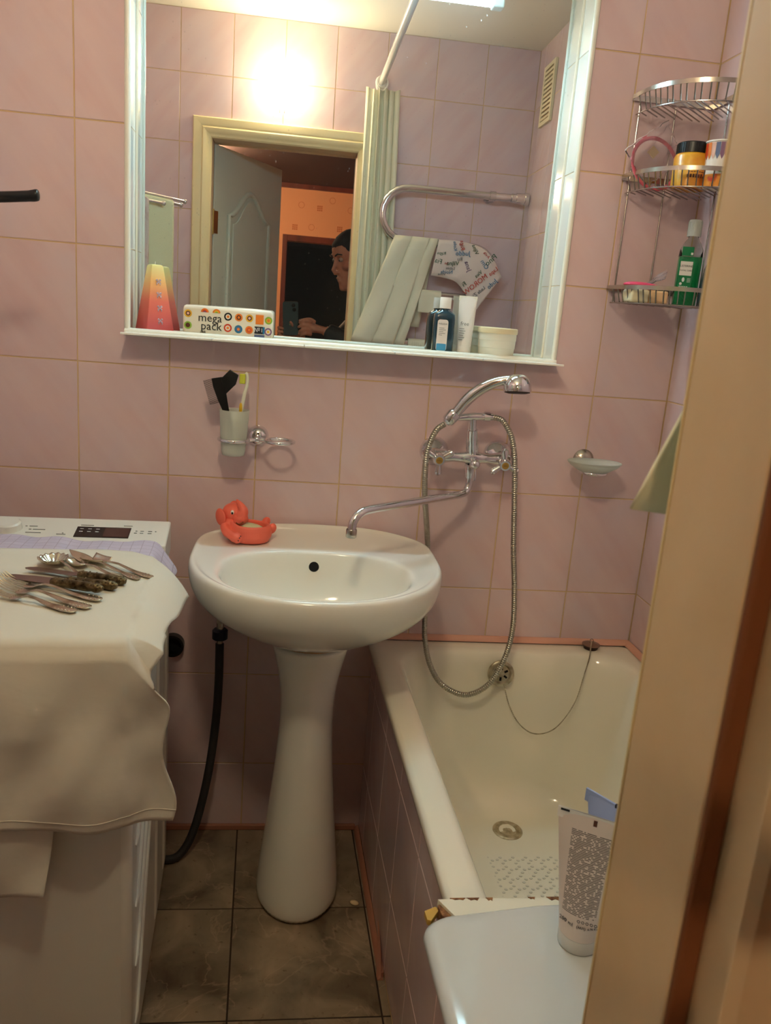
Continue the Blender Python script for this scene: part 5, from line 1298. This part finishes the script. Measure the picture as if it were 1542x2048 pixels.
mxc = nt.nodes.new('ShaderNodeMixRGB'); mxc.inputs[1].default_value = lin((228, 216, 208)); mxc.inputs[2].default_value = lin((84, 76, 70)); L.new(fac, mxc.inputs[0]); L.new(mxc.outputs[0], p.inputs['Base Color'])
ZBT = BZ1 + 0.0004
t, tb_ = cream_tube('shampoo_tube', 'large white tube with fine print standing on the bath board', (0.872, -1.060, ZBT), math.radians(-31), 0.0260, 0.182, 0.0480, 'tube_print', 'tube_white', 0.020)
B().box(-0.0476, 0.0476, -0.0013, 0.0013, 0.168, 0.182).build('crimp', 'tube_white', t, local=True, sm=None)
B().box(-0.044, -0.033, -0.0022, -0.0010, 0.1785, 0.181).build('registration_mark', 'print_dark', t, local=True, sm=None)
B().box(-0.0025, 0.0020, -0.0028, -0.0006, 0.1690, 0.1775).build('registration_mark', 'p_brown', t, local=True, sm=None)
def curved(body, size, ang, z):
    a = math.radians(ang); rx, ry = 0.0286, 0.0232
    text(body, size, 'print_dark', t, T(rx * math.sin(a), -ry * math.cos(a) - 0.0004, z) @ Rz(a * 0.8) @ Rx(math.radians(92)), local=True)
curved('200 ml', 0.0076, -33, 0.0405); curved('(мл)', 0.0060, 8, 0.0400); curved('6.76 fl.oz', 0.0042, 40, 0.0400)
ic = B()
for k in range(5): ic.tube([(0.000 + k * 0.0052 + 0.0018 * math.cos(a), -0.0245 + (0.0006 * k), 0.0485 + 0.0018 * math.sin(a)) for a in (0, 1.05, 2.1, 3.14, 4.2, 5.25)], 0.0004, 5, closed=True)
ic.build('recycling_icons', 'print_dark', t, local=True, kind='stuff')
mat('tube_blue', (150, 168, 210), 0.35)
t2_, tb2 = cream_tube('dark_capped_tube', 'blue tube with tall black cap behind the large white tube', (0.914, -1.012, ZBT), math.radians(-56), 0.0245, 0.168, 0.041, 'tube_blue', 'black_plastic', 0.105)
B().box(-0.0415, 0.0415, -0.0014, 0.0014, 0.152, 0.170).build('crimp', 'tube_blue', t2_, local=True, sm=None)
B().box(0.004, 0.0065, -0.0018, 0.0018, 0.154, 0.1705).build('registration_mark', 'nut_navy', t2_, local=True, sm=None)
# ------------------------------------------------------------------ shower rail and bunched curtain by the door
rd = thing('curtain_rod', 'white shower curtain rod running above the tub edge', 'curtain rod', (0.776, -0.72, 2.232))
mat('rod_white', (226, 222, 214), 0.25, coat=0.3)
B().tube([(0.776, YD + 0.002, 2.232), (0.776, -0.002, 2.232)], 0.0125, 16).build('rod', 'rod_white', rd)
for y, s in ((YD + 0.001, -1), (-0.001, 1)):
    B().lathe([(0, 0.012), (0.016, 0.012), (0.024, 0.004), (0.025, 0)], 24, T(0.776, y, 2.232) @ Rx(-math.pi / 2 * -s)).build('end_flange', 'rod_white', rd)
cu_ = thing('shower_curtain', 'cream shower curtain bunched at the door end of the rod', 'curtain', (0.79, -1.42, 0.62))
m = mat('curtain_cream', (226, 222, 196), 0.5, spec=0.3)
def fold_path(f):
    """plan of the bunched curtain at height fraction f (0 top, 1 bottom)"""
    pts = []; n = 11; w0, w1 = 0.714 + 0.008 * f, 0.846 + 0.030 * math.sin(f * 2.2)
    for i in range(n * 6 + 1):
        t = i / (n * 6); x = w0 + (w1 - w0) * t
        amp = 0.006 + 0.014 * min(1, t * 2.5)
        y = -1.4225 + amp * (0.75 + 0.25 * math.sin(5 * t + 3 * f)) * (1 + math.sin(t * n * 2 * math.pi * 0.5 + 1.2 * math.sin(3 * f))) * 0.8
        pts.append(V(x + 0.004 * math.sin(t * 40 + f * 4), y, 0))
    return pts
rows = []
for k in range(25):
    f = k / 24; z = 2.200 - 1.60 * f
    rows.append([p + V(0, 0, z + (0.004 * math.sin(p.x * 90) if k == 0 else 0)) for p in fold_path(f)])
bb = B(); bb.loft(rows, False, False, closed=False); bb.build('cloth', 'curtain_cream', cu_, sm=180, solid=0.0012)
for k in range(7):
    y = -1.440 + 0.007 * k; a0 = 0.15 * (k % 3 - 1)
    pts = [V(0.776 + 0.021 * math.sin(a * math.pi / 10) + a0 * 0.01, y + 0.002 * math.cos(a), 2.220 + 0.026 * math.cos(a * math.pi / 10)) for a in range(20)]
    B().tube(pts, 0.0016, 6, closed=True).build('curtain_ring', 'rod_white', cu_)

# ------------------------------------------------------------------ heated towel rail on the door wall
YR = -1.386
tr = thing('heated_towel_rail', 'chrome serpentine heated towel rail on the door wall', 'towel rail', (1.1, YD, 1.2))
pp = [V(1.408, YR, 1.843), V(1.25, YR, 1.843), V(1.0, YR, 1.843), V(0.92, YR, 1.843)]
def bend(cx, cz, r, side):
    return [V(cx + side * r * math.sin(math.radians(a)), YR, cz + r * math.cos(math.radians(a))) for a in range(15, 180, 15)]
pp += bend(0.912, 1.741, 0.102, -1) + [V(0.92, YR, 1.639), V(1.05, YR, 1.639), V(1.18, YR, 1.639)]
pp += bend(1.19, 1.537, 0.102, 1) + [V(1.18, YR, 1.435), V(1.05, YR, 1.435), V(0.92, YR, 1.435)]
pp += bend(0.912, 1.334, 0.101, -1) + [V(0.92, YR, 1.233), V(1.1, YR, 1.233), V(1.25, YR, 1.233), V(1.408, YR, 1.233)]
B().tube(pp, 0.0155, 16).build('pipe', 'chrome', tr, sm=180)
for x, z in ((1.256, 1.843), (1.30, 1.233)):
    b = B(); b.tube([(x - 0.012, YR, z), (x + 0.012, YR, z)], 0.0195, 18); b.tube([(x, YR, z), (x, YD + 0.004, z)], 0.009, 12); b.lathe([(0, 0.006), (0.024, 0.006), (0.026, 0)], 24, T(x, YD, z) @ Rx(-math.pi / 2)); b.build('wall_bracket', 'chrome', tr)
for z in (1.843, 1.233):
    b = B(); b.tube([(1.335, YR, z), (1.352, YR, z), (1.354, YR, z), (1.388, YR, z), (1.390, YR, z), (1.404, YR, z)], [0.018, 0.018, 0.0215, 0.0215, 0.026, 0.026], 18); b.build('union_nut', 'chrome', tr)

# folded cream curtain slung over the rail, slanting towards the door
fc = thing('folded_cream_cover', 'cream pleated sheet folded over the towel rail, slanting down by the door', 'sheet', (0.88, -1.365, 1.21))
def quad_sheet(b, tl, tr_, bl, br_, nu=10, nv=18, bow=0.0, over=None):
    def f(u, v):
        p = tl.lerp(tr_, u).lerp(bl.lerp(br_, u), v); return p + V(0, bow * math.sin(math.pi * u) + 0.004 * math.sin(7 * v + 3 * u), 0)
    b.sheet(f, nu, nv)
tlx, trx, blx, brx = 0.866, 1.046, 0.7135, 0.934
for k, (u0, u1, dy) in enumerate(((0.0, 0.40, 0.0), (0.385, 0.80, 0.006), (0.785, 1.0, 0.001))):
    lerp = lambda a, b_, t: a + (b_ - a) * t
    b = B()
    quad_sheet(b, V(lerp(tlx, trx, u0), YR + 0.016 + dy * 0.5, 1.6575), V(lerp(tlx, trx, u1), YR + 0.019 + dy * 0.5, 1.6560), V(lerp(blx, brx, u0), YR + 0.014 + dy, 1.228), V(lerp(blx, brx, u1), YR + 0.022 + dy, 1.215), bow=0.006)
    b.build('fold', 'curtain_cream', fc, sm=60, solid=0.0030)
def topf(u, v):
    a = math.radians(-20 + 200 * v); return V(0.872 + 0.174 * u, YR - 0.0 + 0.0185 * math.cos(a), 1.640 + 0.0185 * math.sin(a))
B().sheet(topf, 8, 10).build('top_fold', 'curtain_cream', fc, sm=60, solid=0.002)
b = B(); quad_sheet(b, V(0.90, YR - 0.0185, 1.64), V(1.04, YR - 0.0185, 1.64), V(0.86, YR - 0.0190, 1.30), V(1.0, YR - 0.0190, 1.30)); b.build('back_flap', 'curtain_cream', fc, sm=60, solid=0.002)
# fan shaped printed cloth on the rail
fn = thing('printed_mitt', 'curved white pot mitt printed with coloured words on the towel rail', 'mitt', (1.18, -1.36, 1.38))
mat('mitt_white', (228, 214, 204), 0.8)
OA = catmull([(1.047, 0, 1.654), (1.135, 0, 1.655), (1.219, 0, 1.640), (1.280, 0, 1.596), (1.324, 0, 1.530)], 8)
IA = catmull([(1.026, 0, 1.512), (1.075, 0, 1.508), (1.118, 0, 1.500), (1.150, 0, 1.482), (1.180, 0, 1.448)], 8)
OA2 = OA + [V(1.324 - 0.109 * t / 8, 0, 1.530 - 0.160 * t / 8) for t in range(1, 9)]
IA2 = IA + [V(1.180 + 0.030 * t / 8, 0, 1.448 - 0.080 * t / 8) for t in range(1, 9)]
YF = YR + 0.022
rows = []
for k in range(9):
    t = k / 8
    rows.append([V(a.x + (c2.x - a.x) * t, YF + 0.004 * math.sin(i * 0.35 + 2 * t), a.z + (c2.z - a.z) * t) for i, (a, c2) in enumerate(zip(OA2, IA2))])
bb = B(); bb.loft(rows, False, False, closed=False); mit = bb.build('cloth', 'mitt_white', fn, sm=180, solid=0.007)
mat('ink_green', (38, 92, 62), 0.7); mat('ink_red', (190, 62, 46), 0.7); mat('ink_blue', (52, 120, 160), 0.7); mat('ink_purple', (84, 58, 96), 0.7); mat('ink_grey', (120, 118, 120), 0.7)
FB = Matrix.Rotation(math.pi, 4, 'Z') @ Rx(math.pi / 2)       # lettering that faces +y
words = [('Pino', 1.270, 1.592, 0.040, -44, 'ink_green'), ('Juddo', 1.150, 1.608, 0.034, -4, 'ink_blue'), ('Vijna', 1.200, 1.628, 0.028, 62, 'ink_green'), ('Rigpa', 1.062, 1.602, 0.022, 0, 'ink_green'),
         ('Viljna', 1.112, 1.566, 0.030, -3, 'ink_green'), ('Fia', 1.052, 1.570, 0.036, 12, 'ink_green'), ('Ivi', 1.085, 1.564, 0.020, 0, 'ink_red'), ('Lubim', 1.104, 1.546, 0.020, -2, 'ink_grey'), ('Noida', 1.090, 1.530, 0.026, -2, 'ink_blue'), ('Volna', 1.070, 1.520, 0.018, -2, 'ink_grey'),
         ('Jana', 1.176, 1.560, 0.034, 66, 'ink_purple'), ('MOROW', 1.215, 1.490, 0.038, -42, 'ink_red'), ('Viva', 1.224, 1.532, 0.026, -42, 'ink_green'), ('Lapa', 1.285, 1.548, 0.030, -42, 'ink_red'), ('Judo', 1.285, 1.498, 0.034, -46, 'ink_blue'), ('Fi', 1.168, 1.488, 0.032, -40, 'ink_green'),
         ('Kolia', 1.115, 1.634, 0.024, 80, 'ink_blue'), ('Riga', 1.145, 1.640, 0.030, 80, 'ink_red'), ('Om', 1.245, 1.572, 0.034, 50, 'ink_blue'), ('Zima', 1.208, 1.440, 0.028, -40, 'ink_grey'), ('Lada', 1.242, 1.470, 0.026, -44, 'ink_grey'), ('Ru', 1.140, 1.585, 0.026, 0, 'ink_grey'), ('Nika', 1.215, 1.410, 0.022, -44, 'ink_grey'), ('Avia', 1.250, 1.610, 0.024, 45, 'ink_red')]
for w, x, z, s, a, c in words:
    text(w, s * 0.78, c, mit, T(x, YF + 0.0068, z) @ FB @ Rz(math.radians(a)), ext=0.0012)
# small cream cloths on the lower runs
for k, (x0, x1, z1, z0, lab) in enumerate(((0.985, 1.078, 1.435, 1.362, 'small cream cloth over the third run of the towel rail'), (0.955, 1.045, 1.233, 1.10, 'ribbed cream cloth over the lowest run of the towel rail'))):
    rc = thing('rail_cloth', lab, 'cloth', ((x0 + x1) / 2, YR, z0))
    def rcf(u, v):
        x = x0 + (x1 - x0) * u
        wv = (0.0016 * math.sin(u * 60)) if k else 0.0015 * math.sin(u * 9)
        L1 = (z1 - z0)
        if v < 0.4: return V(x, YR - 0.0185, z1 - L1 * 0.8 * (1 - v / 0.4))
        if v < 0.6:
            a = math.radians(180 - 180 * (v - 0.4) / 0.2); return V(x, YR + 0.0185 * math.cos(a), z1 + 0.0185 * math.sin(a))
        return V(x, YR + 0.0185 + wv, z1 - L1 * (v - 0.6) / 0.4)
    B().sheet(rcf, 40, 40).build('cloth', 'curtain_cream', rc, sm=60, solid=0.002)

# ------------------------------------------------------------------ swing-arm towel rack and towels on the left wall
tk = thing('swing_towel_rack', 'chrome swing-arm towel rack with ball ends on the left wall', 'towel rack', (XL, -0.44, 1.62))
PV = V(XL + 0.022, -0.44, 1.65)
b = B(); b.box(XL + 0.0005, XL + 0.008, -0.468, -0.412, 1.60, 1.69); b.tube([PV + V(0, 0, -0.04), PV + V(0, 0, 0.03)], 0.010, 12); b.box(XL + 0.008, PV.x, -0.446, -0.434, 1.645, 1.655); b.build('mount', 'chrome', tk)
ends = [V(0.088, -0.92, 1.662), V(0.078, -0.90, 1.648), V(0.036, -0.80, 1.638)]
for i, e_ in enumerate(ends):
    b = B(); st = V(PV.x, PV.y, e_.z); b.tube([st, e_], 0.0048, 10); b.ball(e_, 0.0078); b.build('arm', 'chrome', tk)
def hang(arm, t0, t1, length, off):
    st = V(PV.x, PV.y, arm.z); a, c2 = st.lerp(arm, t0), st.lerp(arm, t1); d = (c2 - a).normalized(); nn = V(-d.y, d.x, 0)
    def f(u, v):
        p = a.lerp(c2, u); s = (v - 0.5) * 2
        if abs(s) < 0.08:
            th_ = s / 0.08 * math.pi / 2; return p + nn * (0.0075 * math.sin(th_)) + V(0, 0, 0.0075 * math.cos(th_))
        sg = 1 if s > 0 else -1; h = (abs(s) - 0.08) / 0.92 * length * (1 if sg > 0 else 0.9)
        return p + nn * sg * (0.0075 + 0.003 * math.sin(u * 8 + h * 6) * min(1, h * 5)) + V(0, 0, -h)
    return f
mat('towel_pink', (206, 188, 178), 0.95, noise=(11, (170, 104, 100), 0.52, 0.72), bump=(300, 0.5, 0.002)); mat('towel_cream', (214, 208, 168), 0.95, bump=(300, 0.5, 0.002))
tw1 = thing('hanging_towel', 'pink blotched towel hanging on the shortest rack arm', 'towel', (-0.05, -0.68, 1.15)); B().sheet(hang(ends[2], 0.30, 0.84, 0.55, 0), 20, 60).build('cloth', 'towel_pink', tw1, sm=180, solid=0.0045)
tw2 = thing('hanging_towel', 'plain cream towel hanging on the lower long rack arm', 'towel', (0.0, -0.8, 1.15)); B().sheet(hang(ends[1], 0.58, 0.92, 0.55, 0), 20, 60).build('cloth', 'towel_cream', tw2, sm=180, solid=0.0045)
# black handle at the left edge
bh = thing('black_handle', 'black rounded handle sticking out from the left wall', 'handle', (XL, -0.35, 1.49))
B().tube(catmull([(XL + 0.004, -0.35, 1.474), (-0.15, -0.35, 1.480), (-0.05, -0.35, 1.489), (0.010, -0.35, 1.496), (0.022, -0.35, 1.4985), (0.0265, -0.35, 1.499)], 4), [0.0085] * 8 + [0.0098] * 5 + [0.0105] * 4 + [0.0102, 0.0098, 0.0085, 0.0045], 14, flat=0.95).build('handle', 'black_plastic', bh, sm=180)
B().lathe([(0, 0.006), (0.018, 0.006), (0.02, 0)], 20, T(XL, -0.35, 1.474) @ Ry(math.pi / 2)).build('hook_plate', 'black_plastic', bh)
# ventilation grille on the right wall
vg = thing('vent_grille', 'cream slatted ventilation grille high on the right wall', 'vent', (1.405, -1.25, 2.21))
VM = Matrix.Translation((XR + KR * 1.25 - 0.001, -1.25, 2.21)) @ Rz(th_r)
for xa, xb, za, zb in ((-0.075, 0.075, 0.093, 0.108), (-0.075, 0.075, -0.108, -0.093), (-0.075, -0.056, -0.093, 0.093), (0.056, 0.075, -0.093, 0.093)):
    B().box(xa, xb, -0.010, 0.0, za, zb, VM).build('frame', 'cream_plastic', vg, sm=None)
B().box(-0.056, 0.056, -0.003, 0.0, -0.093, 0.093, VM).build('backing', 'seal_brown', vg, sm=None)
for k in range(11): B().box(-0.056, 0.056, -0.009, -0.003, -0.088 + k * 0.0165, -0.079 + k * 0.0165, VM @ T(0, 0, 0)).build('slat', 'cream_plastic', vg, sm=None)

# ------------------------------------------------------------------ the person taking the picture (seen in the mirror) and the phone
PHM = Matrix(((cr.x, cf.x, -cd.x, CAM.x), (cr.y, cf.y, -cd.y, CAM.y), (cr.z, cf.z, -cd.z, CAM.z), (0, 0, 0, 1)))   # x right, y forward, z up at the lens
ph = thing('smartphone', 'dark teal smartphone held up in front of the doorway', 'phone', CAM + V(0, 0, -0.14))
mat('phone_back', (44, 66, 68), 0.25, coat=0.3); mat('phone_lens', (6, 6, 8), 0.08); mat('phone_logo', (120, 140, 84), 0.4)
def prr(x0, x1, z0, z1, r, y):
    out = []
    for cx, cz, a0 in ((x1 - r, z1 - r, 0), (x0 + r, z1 - r, 90), (x0 + r, z0 + r, 180), (x1 - r, z0 + r, 270)):
        for i in range(6):
            a = math.radians(a0 + 18 * i); out.append(PHM @ V(cx + r * math.cos(a), y, cz + r * math.sin(a)))
    return out
B().loft([prr(-0.0495, 0.0225, -0.1435, 0.0165, 0.009, -0.0125), prr(-0.0505, 0.0235, -0.1445, 0.0175, 0.010, -0.0105), prr(-0.0505, 0.0235, -0.1445, 0.0175, 0.010, -0.0065), prr(-0.0490, 0.0220, -0.1430, 0.0160, 0.009, -0.0050)]).build('case', 'phone_back', ph, sm=40)
for z in (0.0, -0.021):
    B().lathe([(0.0, 0.0), (0.0072, 0.0), (0.0088, -0.0004), (0.0090, -0.0014)], 24, PHM @ T(0.004 if z else 0.0, -0.0036, z) @ Rx(-math.pi / 2)).build('lens', 'phone_lens', ph)
B().lathe([(0, 0), (0.0055, 0), (0.0056, -0.0006)], 20, PHM @ T(-0.015, -0.0046, -0.090) @ Rx(-math.pi / 2)).build('logo', 'phone_logo', ph)

pe = thing('person', 'person in a dark jacket holding up a phone, face turned to the side', 'person', (0.95, -2.12, 0))
mat('skin', (190, 128, 96), 0.5, sss=0.1, noise=(14, (176, 110, 82), 0.35, 0.7)); mat('hair_black', (12, 10, 10), 0.85, bump=(180, 0.6, 0.003)); mat('jacket_black', (20, 21, 22), 0.6, bump=(60, 0.4, 0.003)); mat('trousers', (26, 28, 36), 0.8); mat('shoe', (20, 18, 18), 0.5); mat('eye_dim', (168, 150, 136), 0.3)
HC = V(0.752, -1.985, 1.585)
fwd = V(-0.88, 0.36, -0.26).normalized(); upv = V(-0.16, 0.05, 0.98); rgt = fwd.cross(upv).normalized(); upv = rgt.cross(fwd).normalized()
HMt = Matrix(((rgt.x, fwd.x, upv.x, HC.x), (rgt.y, fwd.y, upv.y, HC.y), (rgt.z, fwd.z, upv.z, HC.z), (0, 0, 0, 1))) @ Matrix.Scale(1.10, 4)
hr = [(-0.124, 0.026, 0.070, 0.0), (-0.112, 0.043, 0.088, 0.030), (-0.095, 0.052, 0.092, 0.055), (-0.070, 0.060, 0.090, 0.078), (-0.045, 0.066, 0.092, 0.088), (-0.015, 0.071, 0.091, 0.096), (0.010, 0.073, 0.086, 0.100), (0.030, 0.075, 0.093, 0.102), (0.055, 0.075, 0.092, 0.102), (0.080, 0.069, 0.080, 0.094), (0.102, 0.052, 0.055, 0.074), (0.118, 0.024, 0.024, 0.038), (0.122, 0.006, 0.006, 0.010)]
def head_ring(z, w, f, bk, g=0.0, n=28):
    out = []
    for j in range(n):
        a = 2 * math.pi * j / n; c, s = math.cos(a), math.sin(a)
        out.append(V((w + g) * math.copysign(abs(c) ** 0.9, c), ((f if s > 0 else bk) + g) * math.copysign(abs(s) ** (0.85 if s > 0 else 1.0), s), z))
    return out
sk = B()
sk.loft([[HMt @ p for p in head_ring(*r)] for r in hr])
sk.tube([HMt @ V(0, 0.084, 0.022), HMt @ V(0, 0.097, -0.002), HMt @ V(0, 0.110, -0.026), HMt @ V(0, 0.104, -0.040), HMt @ V(0, 0.088, -0.043)], [0.0065, 0.0078, 0.0102, 0.0110, 0.007], 10)
for sx_ in (-1, 1):
    sk.ball(HMt @ V(sx_ * 0.010, 0.096, -0.038), 0.0068, 10, 8); sk.ball(HMt @ V(sx_ * 0.034, 0.080, 0.030), (0.022, 0.014, 0.008), 12, 8)
    sk.ball(HMt @ V(sx_ * 0.079, -0.004, 0.0), (0.008, 0.020, 0.032), 12, 8, HMt.to_3x3().to_4x4()); sk.ball(HMt @ V(sx_ * 0.045, 0.066, -0.018), 0.022, 12, 8)
sk.ball(HMt @ V(0, 0.090, -0.064), (0.016, 0.016, 0.006), 12, 8); sk.ball(HMt @ V(0, 0.088, -0.076), (0.014, 0.015, 0.007), 12, 8); sk.ball(HMt @ V(0, 0.080, -0.105), 0.018, 12, 8)
NB = V(0.875, -2.070, 1.415)
sk.tube([HMt @ V(0, -0.015, -0.06), (HMt @ V(0, -0.02, -0.12)).lerp(NB, 0.3), NB, V(0.92, -2.09, 1.30), V(0.95, -2.10, 1.10), V(0.97, -2.11, 0.95)], [0.060, 0.058, 0.066, 0.12, 0.125, 0.12], 18)
RS, REl, RW = V(0.870, -1.930, 1.375), V(0.795, -1.845, 1.160), V(0.628, -1.915, 1.243)
LS, LEl, LW_ = V(0.900, -2.250, 1.370), V(0.690, -2.245, 1.150), V(0.505, -2.030, 1.200)
sk.tube([RS, REl, RW], [0.045, 0.038, 0.026], 12); sk.tube([LS, LEl, LW_], [0.045, 0.038, 0.026], 12)
# right hand: palm and curled fingers round the right edge of the phone
def digit(pts, r): sk.tube(catmull([Vector(q) for q in pts], 4), [r * (1 - 0.28 * i / (4 * (len(pts) - 1))) for i in range(4 * (len(pts) - 1) + 1)], 8); sk.ball(pts[-1], r * 0.74, 8, 6)
RP = V(0.575, -1.925, 1.250)
sk.tube([RW, RW.lerp(RP, 0.6), RP, V(0.548, -1.928, 1.254)], [0.028, 0.031, 0.036, 0.030], 14, flat=0.62)
for k, (dz, ln) in enumerate(((0.030, 1.0), (0.009, 1.08), (-0.012, 1.0), (-0.031, 0.85))):
    base = RP + V(-0.012, 0.016, dz)
    digit([base, base + V(-0.034 * ln, 0.016, 0.004), base + V(-0.052 * ln, 0.004, -0.004), base + V(-0.058 * ln, -0.012, -0.008)], 0.0098)
digit([RP + V(0.004, -0.012, 0.026), RP + V(-0.020, -0.022, 0.040), RP + V(-0.048, -0.022, 0.036), RP + V(-0.070, -0.018, 0.030)], 0.0105)
# left hand supports the phone's lower left edge
LP = V(0.452, -1.985, 1.205)
sk.tube([LW_, LW_.lerp(LP, 0.5), LP, V(0.438, -1.960, 1.208)], [0.027, 0.031, 0.034, 0.028], 14, flat=0.62)
for k, dz in enumerate((0.022, 0.004, -0.014, -0.030)):
    base = V(0.425, -1.962, 1.215 + dz)
    digit([base, base + V(-0.018, 0.026, 0.004), base + V(-0.014, 0.044, 0.004), base + V(0.001, 0.050, 0.002)], 0.0088)
digit([V(0.462, -1.972, 1.224), V(0.472, -1.950, 1.242), V(0.470, -1.930, 1.258), V(0.462, -1.922, 1.270)], 0.0100)
body = sk.build('body', 'skin', pe, sm=180, remesh=0.0038)
# hair, brows, eyes
h = B(); random.seed(4)
def prof_at(z):
    for a_, b_ in zip(hr, hr[1:]):
        if a_[0] <= z <= b_[0]:
            t_ = (z - a_[0]) / (b_[0] - a_[0]); return [a_[q] + (b_[q] - a_[q]) * t_ for q in (1, 2, 3)]
    return list(hr[-1][1:])
rows = []; NH = 40
line0 = []
for jx in range(NH):
    s_ = math.sin(2 * math.pi * jx / NH)
    line0.append((0.060 if s_ > 0.75 else 0.060 - 0.060 * (0.75 - s_) / 0.55 if s_ > 0.2 else 0.0 - 0.045 * min(1, (0.2 - s_) / 0.6)) + random.uniform(-0.004, 0.004))
for k in range(9):
    t_ = k / 8; ring = []
    for jx in range(NH):
        a = 2 * math.pi * jx / NH; c, s2 = math.cos(a), math.sin(a)
        z = line0[jx] + (0.1215 - line0[jx]) * t_ ** 0.8
        w, f, bk = prof_at(z); g = -0.003 if k == 0 else 0.0028 + 0.003 * t_
        ring.append(HMt @ V((w + g) * math.copysign(abs(c) ** 0.9, c), ((f if s2 > 0 else bk) + g) * math.copysign(abs(s2) ** (0.85 if s2 > 0 else 1.0), s2), z + (0.005 * t_)))
    rows.append(ring)
h.loft(rows, False, True)
h.build('hair', 'hair_black', body, sm=180)
for sx_ in (-1, 1):
    B().tube([HMt @ V(sx_ * 0.016, 0.097, 0.030), HMt @ V(sx_ * 0.034, 0.094, 0.036), HMt @ V(sx_ * 0.052, 0.080, 0.031)], [0.0035, 0.0042, 0.002], 8).build('eyebrow', 'hair_black', body)
    B().ball(HMt @ V(sx_ * 0.033, 0.0795, 0.012), 0.0108, 14, 10).build('eye', 'eye_dim', body, sm=180)
    B().ball(HMt @ V(sx_ * 0.031, 0.0875, 0.009), 0.0048, 10, 8).build('iris', 'p_black', body, sm=180)
# jacket with collar and sleeves
j = B()
j.tube([V(0.985, -2.115, 0.86), V(0.97, -2.11, 1.00), V(0.945, -2.10, 1.18), V(0.905, -2.085, 1.34), V(0.880, -2.070, 1.415)], [0.185, 0.190, 0.200, 0.175, 0.085], 24, flat=1.0)
j.tube([RS + V(0.02, -0.06, 0.02), RS, RS.lerp(REl, 0.5), REl, REl.lerp(RW, 0.5), RW.lerp(REl, 0.06)], [0.085, 0.078, 0.066, 0.062, 0.055, 0.044], 16)
j.tube([LS + V(0.02, 0.06, 0.02), LS, LS.lerp(LEl, 0.5), LEl, LEl.lerp(LW_, 0.5), LW_.lerp(LEl, 0.06)], [0.085, 0.078, 0.066, 0.062, 0.055, 0.044], 16)
cq = []
for a in range(20):
    t_ = 2 * math.pi * a / 20; cq.append(V(0.862 + 0.078 * math.cos(t_), -2.066 + 0.085 * math.sin(t_), 1.425 + 0.020 * math.cos(t_)))
j.tube(cq, 0.020, 10, closed=True)
j.build('jacket', 'jacket_black', pe, sm=180, remesh=0.008)
z = B(); z.tube([V(0.795, -2.050, 1.405), V(0.745, -2.06, 1.30), V(0.752, -2.07, 1.15), V(0.785, -2.08, 0.95)], 0.004, 6); z.build('zip', 'steel_wire', pe)
tq = B()
tq.tube([V(0.985, -2.115, 1.0), V(0.985, -2.115, 0.88)], [0.16, 0.165], 18)
for fx, fy in ((0.965, -2.02), (1.0, -2.21)):
    tq.tube([V(0.985, (fy - 2.115) / 2, 0.88), V(0.955, fy, 0.50), V(fx, fy, 0.09)], [0.095, 0.075, 0.060], 16)
tq.build('trousers', 'trousers', pe, sm=180, remesh=0.009)
for fx, fy in ((0.965, -2.02), (1.0, -2.21)):
    s_ = B(); s_.ball((fx - 0.055, fy, 0.045), (0.140, 0.050, 0.045), 18, 10); s_.ball((fx + 0.01, fy, 0.07), (0.06, 0.048, 0.06), 14, 8)
    s_.box(fx - 0.185, fx + 0.065, fy - 0.042, fy + 0.042, 0.001, 0.018); s_.build('shoe', 'shoe', pe, sm=180, remesh=0.006)
